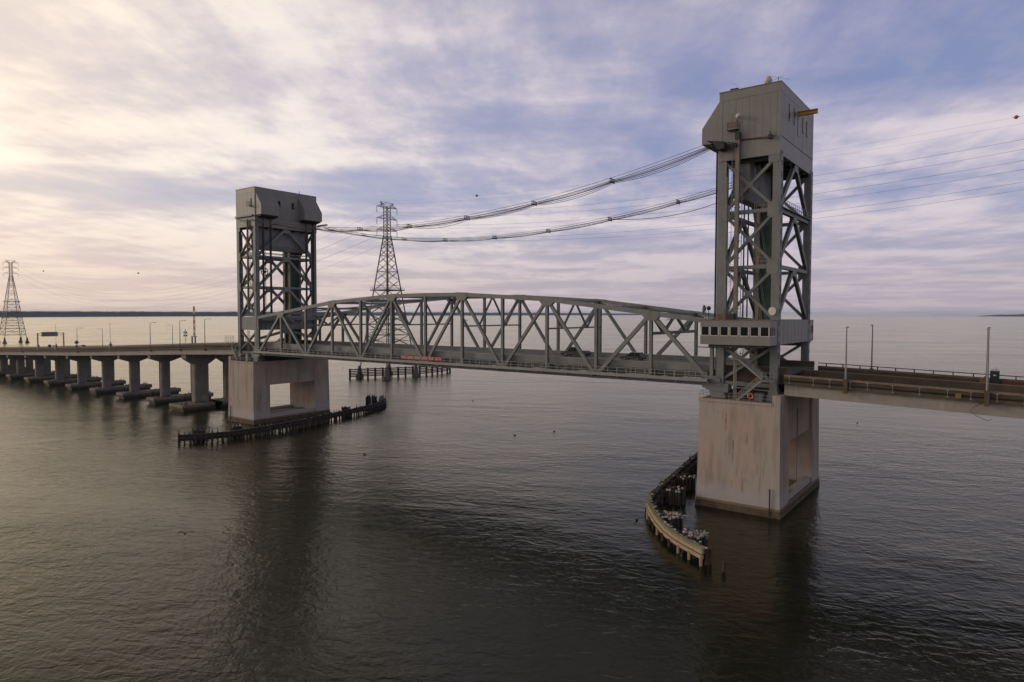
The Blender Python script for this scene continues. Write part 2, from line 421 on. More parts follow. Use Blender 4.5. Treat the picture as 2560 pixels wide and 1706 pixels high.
# ================================================================== LIFT TOWERS
SA, SB, YN, YF = 64.6, 72.75, .45, 19.15
Z1, Z2, Z3, ZH = 45.9, 37.4, 29.2, 54.0
def leg_mb(xf, s, y, z0, z1, w=1.15):
    """box column with real access holes cut in its two x faces"""
    mb = MB(xf); h = w/2; t = .05
    mb.box(s-h, s+h, y-h, y-h+t, z0, z1); mb.box(s-h, s+h, y+h-t, y+h, z0, z1)
    for sx in (-1, 1):
        a, b = sorted((s+sx*h, s+sx*(h-t)))
        mb.box(a, b, y-h+t, y-.2, z0, z1); mb.box(a, b, y+.2, y+h-t, z0, z1)
        z = z0
        while z < z1:
            mb.box(a, b, y-.2, y+.2, z, min(z+.85, z1)); z += 1.7
    return mb
def railing(xf, p0, p1, z, parent, h=1.05, step=1.4, m=None):
    m = m or STEEL_L; p0, p1 = Vector(p0), Vector(p1); n = max(1, int((p1-p0).length/step)); mb = MB(xf)
    for i in range(n+1):
        p = p0.lerp(p1, i/n); mb.beam((p.x, p.y, z), (p.x, p.y, z+h), .06, .06, (1, 0, 0))
    for k in (.5, 1.0): mb.beam((p0.x, p0.y, z+h*k), (p1.x, p1.y, z+h*k), .05, .05, (0, 0, 1))
    return mb.build('railing', m, parent)
def gusset(xf, s, y, z, w, h, t, parent, axis='y'):
    c = .28
    pl = [(-w/2+c, -h/2), (w/2-c, -h/2), (w/2, -h/2+c), (w/2, h/2-c), (w/2-c, h/2), (-w/2+c, h/2), (-w/2, h/2-c), (-w/2, -h/2+c)]
    if axis == 'y': return MB(xf).prism([(s+a, y-t/2, z+b) for a, b in pl], (0, t, 0)).build('gusset_plate', STEEL, parent)
    return MB(xf).prism([(s-t/2, y+a, z+b) for a, b in pl], (t, 0, 0)).build('gusset_plate', STEEL, parent)

def lift_tower(sg, label):
    X = lambda p: (MID+sg*p[0], p[1], p[2])
    t = thing('lift_tower', (MID+sg*68.6, 9.8, PZ), label, 'bridge tower', 'steel lift towers')
    right = sg > 0
    # ---- frame
    for s in (SA, SB):
        for y in (YN, YF):
            leg_mb(X, s, y, PZ+.6, ZH+.6).build('leg', STEEL, t)
            MB(X).prism([(s-1.0, y-.9, PZ+.13), (s+1.0, y-.9, PZ+.13), (s+.6, y-.62, PZ+1.9), (s-.6, y-.62, PZ+1.9)], (0, 1.8, 0)).build('leg_base', STEEL, t)
    levels = [(ZH, Z1), (Z1, Z2), (Z2, Z3), (25.5, 19.6)]
    for y in (YN, YF):
        for zt, zb in levels:
            low = zb < 20
            MB(X).hbeam((SA+.5, y, zt-.5), (SB-.5, y, zb+.5), .42, .62).build('brace', STEEL, t)
            MB(X).beam((SA+.5, y, zb+.5), (SB-.5, y, zt-.5), .42, .56).build('brace', STEEL, t)
            gusset(X, (SA+SB)/2, y-.33, (zt+zb)/2, 1.0, .9, .05, t)
        for z in (Z1, Z2):
            MB(X).hbeam((SA+.5, y, z), (SB-.5, y, z), .55, .6).build('strut', STEEL, t)
            for s in (SA, SB):
                sd = .55 if s == SA else -.55
                gusset(X, s+sd*.75, y-.605, z, 1.7, 2.4, .05, t)
        gusset(X, SB-.42, y-.605, ZH-.2, 1.6, 1.9, .05, t)
    for s in (SA, SB):
        o = .3
        ym = (YN+YF)/2
        for zt, zb in levels[:3]+([(25.5, 22.9)] if s == SA else []):
            for y in (YN, YF):
                MB(X).hbeam((s, ym+(.5 if y == YF else -.5), zt-.35), (s, y+(-.5 if y == YF else .5), zb+.3), .68, .55, (1, 0, 0)).build('brace', STEEL, t)
            gusset(X, s-.31, ym, zt-.5, 2.2, 1.2, .05, t, 'x'); gusset(X, s+.31, ym, zt-.5, 2.2, 1.2, .05, t, 'x')
        for z in (Z1, Z2): MB(X).hbeam((s, YN+.5, z), (s, YF-.5, z), .55, .62, (1, 0, 0)).build('strut', STEEL, t)
    # lower struts at deck and bearing level
    for y in (YN, YF):
        MB(X).beam((SA+.5, y, 19.3), (SB-.5, y, 19.3), .6, .5).build('strut', STEEL, t)
    # walkway platforms on the outer strut levels
    for z in (Z1, Z2):
        w = MB(X).box(SB-3.4, SB-.6, YN+.1, YN+1.1, z+.28, z+.36).build('walkway', STEEL_L, t)
        railing(X, (SB-3.4, YN+.15, 0), (SB-.6, YN+.15, 0), z+.36, w, 1.15, .95)
        railing(X, (SB-3.4, YN+1.1, 0), (SB-.6, YN+1.1, 0), z+.36, w, 1.15, .95)
    w = MB(X).box(SB-.35, SB+.75, YN+.6, YF-.6, Z1+.33, Z1+.42).build('walkway', STEEL, t)
    railing(X, (SB+.72, YN+.6, 0), (SB+.72, YF-.6, 0), Z1+.42, w, 1.1, 1.15); railing(X, (SB-.3, YN+.6, 0), (SB-.3, YF-.6, 0), Z1+.42, w, 1.1, 1.15)
    if not right:
        w = MB(X).box(SA-.7, SA+.3, YN+.6, YF-.6, Z1+.9, Z1+.96).build('walkway', STEEL, t)
        railing(X, (SA-.68, YN+.6, 0), (SA-.68, YF-.6, 0), Z1+.4, w, .62, 1.6)
    # ---- portal ring of plate girders at control room level
    if not right:
        for y in (YN, YF):
            MB(X).box(SA+.58, SB-.58, y-.3, y+.3, 25.55, Z3).build('plate_girder', STEEL, t)
    for s in (SA, SB):
        gd = MB(X).box(s-.2, s+.2, YN+.58, YF-.58, 25.55, Z3-.15).build('plate_girder', STEEL, t)
        for k in range(13):
            y = lerp(YN+1.2, YF-1.2, k/12); sx = s-.3
            MB(X).box(sx-.06 if s == SA else s+.2, s-.2 if s == SA else s+.36, y-.06, y+.06, 25.7, Z3-.3).build('stiffener', STEEL, gd)
    MB(X).box(SA+.6, SB-.6, YN+.4, YF-.4, Z3-.12, Z3-.02).build('platform_floor', DECKC, t)
    # ---- counterweight
    cy1 = 18.2 if not right else 12.9
    cw = MB(X).box(65.7, 68.3, 1.25, cy1, 49.2, 53.2).build('counterweight', STEEL, t)
    MB(X).prism([(65.7, 1.25, 49.19), (68.3, 1.25, 49.19), (67.9, 1.25, 47.9), (66.1, 1.25, 47.9)], (0, cy1-1.25, 0)).build('keel', STEEL, cw)
    MB(X).box(65.66, 68.34, 1.22, cy1+.03, 53.2, 54.4).build('cap_block', BROWNSTEEL, cw)
    # ---- elevator shaft
    s0, s1, y0, y1 = (66.1, 69.0, 13.6, 16.4) if right else (68.8, 71.3, 13.9, 17.3)
    sh = MB(X).box(s0+.2, s1-.2, y0+.2, y1-.2, PZ+.13, 54.2).build('elevator_shaft', GREEN, t)
    for a, b in ((s0, y0), (s1, y0), (s0, y1), (s1, y1)):
        MB(X).box(a-.26, a+.26, b-.26, b+.26, PZ+.13, 54.2).build('shaft_column', BROWNSTEEL, sh)
    # diagonal ship ladders inside
    for z0, z1 in ((Z3, Z2), (Z2, Z1), (Z1, ZH-1)):
        la = MB(X); p0, p1 = Vector((69.9, 3.0, z0)), Vector((68.6, 3.0, z1))
        for dy in (-.4, .4): la.beam(p0+Vector((0, dy, 0)), p1+Vector((0, dy, 0)), .16, .07)
        for dy in (-.42, .42): la.beam(p0+Vector((.75, dy, .3)), p1+Vector((.75, dy, .3)), .05, .05)
        o = la.build('ladder', STEEL_L, t); rg = MB(X)
        for k in range(14):
            p = p0.lerp(p1, (k+.5)/14); rg.box(p.x-.12, p.x+.12, 2.6, 3.4, p.z-.025, p.z+.025)
        rg.build('rung', STEEL_L, o)
    # vertical caged ladder and risers on the near face
    la = MB(X)
    for dx in (0, .55): la.beam((66.1+dx, -.35, Z3), (66.1+dx, -.35, 55.0), .06, .06)
    o = la.build('ladder', STEEL_L, t); rg = MB(X)
    z = Z3+.3
    while z < 55: rg.beam((66.1, -.35, z), (66.65, -.35, z), .035, .035); z += .42
    rg.build('rung', STEEL_L, o); cg = MB(X); z = Z3+2.2
    while z < 55:
        cg.tube([(65.95, -.38, z), (65.9, -.85, z), (66.37, -1.1, z), (66.85, -.85, z), (66.8, -.38, z)], .025, 4); z += 1.9
    cg.build('ladder_cage', STEEL_L, o)
    if right:
        MB(X).box(66.75, 67.35, -.85, -.35, Z3, 57.2).build('cable_riser', RISER, t)
        for k, dx in enumerate((65.2, 65.38, 67.7)): MB(X).cyl((dx, -.3, Z3), (dx, -.3, 53.5-k*2), .06, n=6).build('pipe', STEEL_L, t)
        for k in range(9): MB(X).box(66.6, 67.45, -.36, -.14, 31+k*2.6, 31.12+k*2.6).build('pipe_clamp', STEEL, t)
    else:
        MB(X).box(66.9, 67.3, -.75, -.35, 30, 56).build('cable_riser', RUST, t)
        wl = MB(X)                                            # big spoked guide wheel on the channel face
        cc = Vector((SA-.95, 2.3, 41.6))
        ring = [cc+Vector((0, 1.05*math.cos(2*math.pi*k/20), 1.05*math.sin(2*math.pi*k/20))) for k in range(21)]
        wl.tube(ring, .12, 5)
        for k in range(6):
            a = math.pi*k/3; wl.beam(cc, cc+Vector((0, math.cos(a), math.sin(a))), .12, .12, (1, 0, 0))
        wl.cyl(cc-Vector((.9, 0, 0)), cc+Vector((.2, 0, 0)), .22, n=8); wl.build('guide_wheel', DARK, t)
    # ---- machinery house
    HS0, HS1, HY0, HY1, HT = 63.95, 73.2, -.2, 19.85, 64.55
    hs = MB(X).box(HS0+.12, HS1-.12, HY0+.12, HY1-.12, ZH+.1, HT-.2).build('machinery_house', CLAD, t)
    zl = 56.7                                                # belt line
    for side, y in ((-1, HY0), (1, HY1)):
        n = 8
        for k in range(n):
            a = lerp(HS0+.55, HS1-.55, k/n)+.009; b = lerp(HS0+.55, HS1-.55, (k+1)/n)-.009
            yy = sorted((y, y-side*.12)); pj = .012*(k % 2)
            MB(X).box(a, b, yy[0]-pj*(side < 0), yy[1], zl+.03, HT-1.35).build('wall_panel', CLAD, hs)
        yy = sorted((y+side*.02, y-side*.12))
        MB(X).box(HS0+.55, HS1-.55, yy[0], yy[1], ZH, zl-.03).build('wall_panel', CLAD, hs)
        MB(X).box(HS0+.55, HS1-.55, yy[0], yy[1], HT-1.32, HT).build('parapet_panel', CLAD, hs)
        for a, b in ((HS0, HS0+.53), (HS1-.53, HS1)): MB(X).box(a, b, yy[0]-.01, yy[1], ZH-.1, HT).build('corner_panel', CLAD, hs)
    for s, dr in ((HS0, -1), (HS1, 1)):
        ss = sorted((s, s-dr*.12)); n = 14
        for k in range(n):
            a = lerp(HY0+.14, HY1-.14, k/n)+.009; b = lerp(HY0+.14, HY1-.14, (k+1)/n)-.009; pj = .012*(k % 2)
            MB(X).box(ss[0]-(pj if dr < 0 else 0), ss[1]+(pj if dr > 0 else 0), a, b, zl+.05, HT-1.35).build('wall_panel', CLAD, hs)
        MB(X).box(ss[0]+.02, ss[1]-.02, HY0+.14, HY1-.14, ZH, zl-.05).build('wall_panel', CLAD, hs)
        MB(X).box(ss[0]-.015, ss[1]+.015, HY0+.14, HY1-.14, HT-1.32, HT).build('parapet_panel', CLAD, hs)
    MB(X).box(HS0-.05, HS1+.05, HY0-.1, HY1+.05, HT, HT+.12).build('roof_edge', CLAD, hs)
    # floor framing seen from below
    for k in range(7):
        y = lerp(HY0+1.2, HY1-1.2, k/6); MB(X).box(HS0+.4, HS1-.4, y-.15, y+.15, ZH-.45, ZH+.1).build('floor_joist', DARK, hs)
    # sheave hoods on the channel face
    for ya, yb in ((-.05, 5.65), (13.75, 19.7)):
        hd = MB(X).prism([(HS0, ya, 57.0), (61.2, ya, 57.0), (61.2, ya, 59.6), (HS0, ya, 63.4)], (0, yb-ya, 0)).build('sheave_hood', CLAD, hs)
        for yy in (ya-.03, yb-.03): MB(X).box(61.17, 61.27, yy, yy+.06, 57.0, 59.6).build('corner_trim', CLAD, hd)
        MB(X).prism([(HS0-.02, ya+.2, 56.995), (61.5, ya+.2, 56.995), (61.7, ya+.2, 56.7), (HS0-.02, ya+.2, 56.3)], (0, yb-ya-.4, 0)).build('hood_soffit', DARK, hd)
        c = Vector((64.55, (ya+yb)/2, 58.4)); MB(X).cyl(c-Vector((0, 1.9, 0)), c+Vector((0, 1.9, 0)), 1.6, n=20).build('sheave', DARK, hd)
    # windows
    if right:
        for y, z0, z1, w in ((4.45, 59.9, 62.3, .42), (7.3, 59.9, 62.25, .42), (9.95, 58.7, 62.2, .95), (12.7, 59.8, 62.15, .42), (15.3, 59.75, 62.05, .42)):
            door = w > .6
            wd = MB(X).box(HS1+.012, HS1+.06, y-w/2-.07, y+w/2+.07, z0-.07, z1+.07).build('door' if door else 'window', CLAD if door else DARK, hs)
            MB(X).box(HS1+.06, HS1+.075, y-w/2, y+w/2, z0, z1).build('leaf' if door else 'pane', STEEL_L if door else GLASS, wd)
        cr = MB(X); cr.box(HS1-1, HS1+2.85, 9.62, 10.12, 62.42, 62.52); cr.box(HS1-1, HS1+2.85, 9.62, 10.12, 61.82, 61.92); cr.box(HS1-1, HS1+2.85, 9.82, 9.92, 61.92, 62.42)
        cr.build('crane_beam', YELLOW, hs)
        # door balcony with lamp dome
        dr_ = MB(X).box(66.0, 66.75, HY0-.05, HY0-.005, 59.5, 61.0).build('door', DARK, hs)
        MB(X).box(66.06, 66.69, HY0-.062, HY0-.05, 59.5, 60.94).build('leaf', CLAD, dr_)
        bl = MB(X).box(65.45, 67.15, -1.35, HY0-.02, 58.4, 58.55).build('balcony', STEEL, hs)
        railing(X, (65.5, -1.3, 0), (67.1, -1.3, 0), 58.55, bl, 1.1, .4, STEEL); railing(X, (67.1, -1.3, 0), (67.1, -.25, 0), 58.55, bl, 1.1, .4, STEEL)
        MB(X).box(65.5, 66.9, -1.32, -1.27, 58.6, 59.5).build('toe_board', RUST, bl)
        MB(X).sphere((67.2, -1.0, 60.35), .42, 12, 8).build('lamp_dome', WHITE, bl, True)
        # conduit across the near face and the cable landing
        MB(X).cyl((67.3, -.42, 57.0), (71.9, -.42, 56.62), .13, n=8).build('conduit', RUST, hs)
        MB(X).box(71.55, 72.05, -.75, HY0-.03, 56.35, 56.95).build('junction_box', DARK, hs)
        MB(X).cyl((71.8, -.5, 56.9), (71.8, -.5, 57.5), .07, n=6).build('conduit', DARK, hs)
        lb = MB(X).prism([(62.6, -2.0, 57.1), (65.2, -2.0, 56.6), (65.2, -2.0, 56.75), (62.6, -2.0, 57.65)], (0, 1.6, 0)).build('cable_landing', STEEL, hs)
        MB(X).prism([(63.4, -1.9, 56.9), (65.3, -1.9, 56.5), (65.3, -1.9, 55.6), (64.3, -1.9, 55.5)], (0, 1.5, 0)).build('landing_bracket', DARK, lb)
        rng = random.Random(4)
        for k in range(6):
            z = 56.75-.12*k; pts = [(63.2, -1.3+.15*k, z)]
            for i in range(1, 9): pts.append((63.2+i*.47, -.9+.05*k-.03*i, z-.05*i*rng.uniform(.1, 1.2)-(.65*math.sin(i/8*math.pi) if k % 2 else .1)))
            pts.append((67.0, -.7, 55.9-.1*k)); MB(X).tube(pts, .06, 5).build('cable', ROPE, lb)
        MB(X).box(66.7, 67.4, -.95, -.3, 56.9, 58.0).build('junction_box', DARK, hs)
    else:
        for y in (7.35, 11.75):
            wd = MB(X).box(HS0-.06, HS0-.015, y-.38, y+.38, 59.9, 61.7).build('window', DARK, hs)
            MB(X).box(HS0-.075, HS0-.06, y-.31, y+.31, 59.97, 61.63).build('pane', GLASS, wd)
        MB(X).box(64.6, 73.0, -.75, -.3, 56.75, 57.15).build('cable_arm', STEEL, hs)
        for k in range(3): MB(X).tube([(72.8-.4*k, -.9, 56.5), (70, -.85, 55.9-.1*k), (67, -.8, 55.7), (64.2, -.85, 55.5+.1*k)], .05, 5).build('cable', ROPE, hs)
        MB(X).box(59.5, 63.9, 20.0, 20.4, 55.85, 56.25).build('cable_arm', STEEL, hs)
        dr_ = MB(X).box(65.5, 66.0, HY0-.07, HY0-.03, 59.7, 61.6).build('door', DARK, hs)
        bl = MB(X).box(65.2, 66.6, -1.1, HY0-.02, 59.5, 59.62).build('balcony', STEEL, hs)
        railing(X, (65.2, -1.08, 0), (66.6, -1.08, 0), 59.62, bl, 1.1, .5, STEEL); railing(X, (66.6, -1.08, 0), (66.6, -.3, 0), 59.62, bl, 1.1, .5, STEEL)
        MB(X).cyl((64.2, 14.2, HT), (64.2, 14.2, HT+.9), .08, n=6).build('mast', STEEL, hs)
    # ---- roof equipment
    if right:
        MB(X).box(64.6, 66.0, 2.4, 5.0, HT+.15, HT+1.0).build('air_handler', RUST, hs)
        MB(X).box(64.7, 65.9, 2.4, 5.0, HT+1.0, HT+1.25).build('air_handler', DARK, hs)
        m1 = MB(X).cyl((70.2, 3.5, HT), (70.2, 3.5, HT+1.3), .12, n=8).build('mast', WHITE, hs)
        MB(X).sphere((70.2, 3.5, HT+1.75), .62, 14, 9).build('radome', WHITE, m1, True)
        MB(X).box(69.05, 69.45, 3.3, 3.7, HT+.1, HT+.85).build('vent', RUST, hs)
        a = MB(X); a.cyl((68.0, 4, HT), (68.0, 4, HT+1.2), .05, n=5); a.box(67.6, 68.3, 3.9, 4.1, HT+.3, HT+.75); a.cyl((67.7, 4, HT+.4), (64.2, 4.6, HT+2.9), .025, n=4)
        a.cyl((66.6, 4, HT+.2), (67.9, 4, HT+.5), .09, n=5); a.build('antenna', DARK, hs)
        a = MB(X); a.cyl((71.6, 4, HT), (71.6, 4, HT+2.2), .045, n=5); a.cyl((70.0, 3.8, HT+2.6), (73.2, 4.2, HT+1.5), .02, n=4); a.cyl((70.9, 3.2, HT+1.5), (72.3, 4.8, HT+2.4), .02, n=4); a.box(71.5, 71.7, 3.9, 4.1, HT+1.0, HT+1.5)
        a.build('antenna', DARK, hs)
    # ---- lifting ropes: four flat groups from the hoods to the span ends
    for y in (1.6, 3.9, 15.5, 17.8):
        rp = MB(X)
        for k in range(8): yy = y+(k-3.5)*.088; rp.beam((63.05, yy, 29.6), (63.05, yy, 57.2), .055, .055, (1, 0, 0))
        rp.build('rope_group', ROPE, t)
        rp = MB(X)
        for k in range(8):
            yy = y+(k-3.5)*.088
            if yy < cy1: rp.beam((66.6, yy, 54.3), (66.6, yy, 57.5), .055, .055, (1, 0, 0))
        if rp.v: rp.build('rope_group', ROPE, t)
    for y in (6.8, 12.6): MB(X).cyl((70.2, y, Z3), (70.2, y, ZH), .09, n=6).build('guide_rail', DARK, t)
    # guide rail column beside the channel leg
    for y in (YN, YF): MB(X).box(63.75, 63.98, y-.32, y+.32, 18.6, ZH+2.9).build('guide_rail', STEEL, t)
    # ---- base: bearing shoe, machinery, pier-top clutter
    for y in (YN-.2, YF+.2):
        MB(X).prism([(61.9, y-.9, 19.25), (66.1, y-.9, 19.25), (66.1, y-.9, 18.0), (63.2, y-.9, 18.0), (61.9, y-.9, 18.6)], (0, 1.8, 0)).build('bearing_bracket', STEEL, t)
        MB(X).prism([(63.0, y-.7, 18.0), (65.6, y-.7, 18.0), (64.9, y-.7, PZ+.13), (63.4, y-.7, PZ+.13)], (0, 1.4, 0)).build('shoe', STEEL, t)
    MB(X).box(66.2, 72.2, 1.6, 18.5, PZ+.1, 19.0).build('machinery_block', DARK, t)
    MB(X).box(70.3, 71.5, -1.2, .0, PZ+.13, 18.2).build('cabinet', STEEL, t)
    for k in range(4): MB(X).cyl((66.9+.18*k, -.5-.1*k, PZ+.13), (66.9+.18*k, -.5-.1*k, 25.4), .05, n=5).build('pipe', STEEL_L, t)
    MB(X).tube([(67.3, -1.4, 23.2), (67.3, -1.4, 19.3), (67.6, -1.4, 18.9), (72.6, -1.4, 18.7)], .07).build('pipe', STEEL_L, t)
    # stairs on the near side
    def stair(p0, p1, n):
        p0, p1 = Vector(p0), Vector(p1); o = None
        st = MB(X)
        for dy in (-.45, .45): st.beam(p0+Vector((0, dy, 0)), p1+Vector((0, dy, 0)), .3, .06)
        o = st.build('stair', STEEL_L, t); tr = MB(X); rl = MB(X)
        for k in range(n):
            p = p0.lerp(p1, (k+.5)/n); tr.box(p.x-.16, p.x+.16, p.y-.44, p.y+.44, p.z-.03, p.z+.03)
        tr.build('tread', STEEL, o)
        for dy in (-.47, .47):
            rl.beam(p0+Vector((0, dy, 1.0)), p1+Vector((0, dy, 1.0)), .05, .05); rl.beam(p0+Vector((0, dy, .55)), p1+Vector((0, dy, .55)), .04, .04)
            for k in range(6): p = p0.lerp(p1, k/5); rl.beam(p+Vector((0, dy, 0)), p+Vector((0, dy, 1.0)), .05, .05, (1, 0, 0))
        rl.build('railing', STEEL_L, o)
    if right:
        stair((67.9, -1.55, PZ+.15), (71.5, -1.55, 20.2), 16)
        ld = MB(X).box(71.5, 73.5, -2.1, -.9, 20.1, 20.35).build('landing', STEEL, t)
        railing(X, (71.6, -2.05, 0), (73.45, -2.05, 0), 20.35, ld, 1.1, .6)
        stair((71.6, -1.2, 20.35), (67.9, -1.2, 23.3), 15)
        ld = MB(X).box(66.7, 67.9, -1.7, -.7, 23.15, 23.4).build('landing', STEEL, t)
        stair((67.7, .6, 23.4), (70.2, .6, 25.5), 10)
    else:
        stair((71.0, -1.55, PZ+.15), (73.4, -1.55, 20.6), 14)
        MB(X).box(66.9, 67.9, -1.2, -.4, PZ+.13, 19.2).build('cabinet', STEEL_L, t)
        fr = MB(X)
        for k in range(6): fr.beam((73.6+.9*k, -1.25, 20.8), (73.6+.9*k, -1.25, 24.0), .08, .08, (1, 0, 0))
        for z in (22, 23.2): fr.beam((73.6, -1.25, z), (78.1, -1.25, z), .05, .05)
        fr.build('screen_fence', STEEL_L, t)
    return t
lift_tower(1, 'tall grey steel lift tower with control room, on near right pier')
lift_tower(-1, 'grey steel lift tower without control room, at far left end of truss')

def control_room():
    X = lambda p: (MID+p[0], p[1], p[2])
    t = thing('control_room', (MID+68, 9.5, 25.5), 'grey control room with a row of seven dark windows around the tower', 'control room')
    s0, s1, y0, y1, z0, z1 = 62.8, 73.25, -4.0, -.2, 25.55, 29.2
    MB(X).box(s0+.15, s1-.15, y0+.15, y1, z0+.05, z1-.05).build('core', DARK, t)
    # near wall: lower and upper band with the window row between
    MB(X).box(s0, s1, y0, y0+.15, z0, 26.92).build('lower_wall', CLAD, t)
    MB(X).box(s0, s1, y0, y0+.15, 28.24, z1).build('upper_wall', CLAD, t)
    cx = [126.84, 128.27, 129.78, 131.28, 132.78, 134.28, 135.73]
    for k, x in enumerate(cx):
        wf = MB().box(x-.64, x+.64, y0-.03, y0+.1, 26.86, 26.98).build('window', WHITE, t)
        mb = MB(); mb.box(x-.7, x-.55, y0-.035, y0+.1, 26.98, 28.24); mb.box(x+.55, x+.7, y0-.035, y0+.1, 26.98, 28.24); mb.build('mullion', WHITE, wf)
        MB().box(x-.55, x+.55, y0+.05, y0+.08, 26.98, 28.24).build('pane', GLASS, wf)
    MB(X).box(s0, s0+.15, y0+.15, y1, z0, z1).build('end_wall', CLAD, t)
    # outer end
    MB(X).box(s1-.15, s1, y0+.15, y1, z0, 26.92).build('end_wall', CLAD, t); MB(X).box(s1-.15, s1, y0+.15, y1, 28.24, z1).build('end_wall', CLAD, t)
    MB(X).box(s1-.14, s1-.01, y0+2.6, y1, 26.92, 28.24).build('end_wall', CLAD, t)
    wf = MB(X).box(s1-.1, s1+.02, y0+.15, y0+2.6, 26.88, 26.98).build('window', WHITE, t)
    for a, b in ((y0+.3, y0+1.3), (y0+1.42, y0+2.5)): MB(X).box(s1-.08, s1-.04, a, b, 26.98, 28.24).build('pane', GLASS, wf)
    MB(X).box(s1-.1, s1+.01, y0+1.3, y0+1.42, 26.98, 28.24).build('mullion', CLAD, wf)
    # outer long wall of upright panels between the legs
    n = 8; a0, a1 = 1.05, 18.55
    MB(X).box(s1-.25, s1-.12, a0, a1, z0+.1, z1-.05).build('backing', DARK, t)
    for k in range(n):
        a = lerp(a0, a1, k/n)+.05; b = lerp(a0, a1, (k+1)/n)-.05
        MB(X).box(s1-.12, s1+.03, a, b, z0, z1-.35).build('wall_panel', CLAD, t)
    MB(X).box(s1-.12, s1+.05, a0, a1, z1-.35, z1+.02).build('roof_edge', CLAD, t)
    # far end box
    MB(X).box(s0, s1, 19.75, 22.6, z0, 26.9).build('far_wall', CLAD, t); MB(X).box(s0, s1, 19.75, 22.6, 28.2, z1).build('far_wall', CLAD, t)
    MB(X).box(s0+.1, s1-.1, 19.85, 22.5, 26.9, 28.2).build('pane', GLASS, t)
    for a in (19.75, 22.3): MB(X).box(s1-.2, s1, a, a+.3, 26.9, 28.2).build('corner_post', CLAD, t)
    MB(X).prism([(s1-.2, 19.75, z0-.004), (s1-.2, 22.6, z0-.004), (s1-.2, 19.75, z0-.9)], (-9.5, 0, 0)).build('soffit', CLAD, t)
    MB(X).box(s0-.06, s1+.06, y0-.06, y1, z1, z1+.1).build('roof', PARATOP, t)
    MB(X).box(s0+.3, s1-.1, YN+.6, YF-.6, z1+.01, z1+.09).build('roof', DECKC, t)
    MB(X).box(s0+1.2, s1-1.0, y0+.3, y1-.1, z0-.4, z0-.01).build('floor_frame', DARK, t)
    MB(X).tube([(61.9, -3.6, 25.1), (65.5, -3.6, 25.05)], .07).build('pipe', DARK, t)
    # roof clutter
    m1 = MB(X).cyl((62.9, -2, z1), (62.9, -2, 31.5), .04, n=5).build('mast', DARK, t)
    MB(X).prism([(62.35, -2, 30.3), (62.3, -2, 31.0), (62.45, -2, 31.6), (62.6, -2, 31.0)], (0, .8, 0)).build('dish', STEEL, m1)
    m1 = MB(X).cyl((63.5, -2.4, z1), (63.5, -2.4, 30.9), .05, n=5).build('mast', DARK, t)
    MB(X).sphere((63.5, -2.4, 31.1), .35, 10, 7).build('camera_dome', DARK, m1, True)
    MB(X).box(66.0, 67.2, -1.9, -.9, z1+.1, 30.3).build('air_unit', DARK, t); MB(X).box(64.6, 65.9, -1.7, -.7, z1+.1, 30.2).build('air_unit', RUST, t)
    m1 = MB(X).cyl((73.35, -.8, z1), (73.35, -.8, 31.6), .06, n=6).build('dish_mast', STEEL_L, t)
    MB(X).cyl((72.75, -1.35, 30.65), (72.85, -1.0, 30.65), .62, .5, 18).build('dish', WHITE, m1)
control_room()

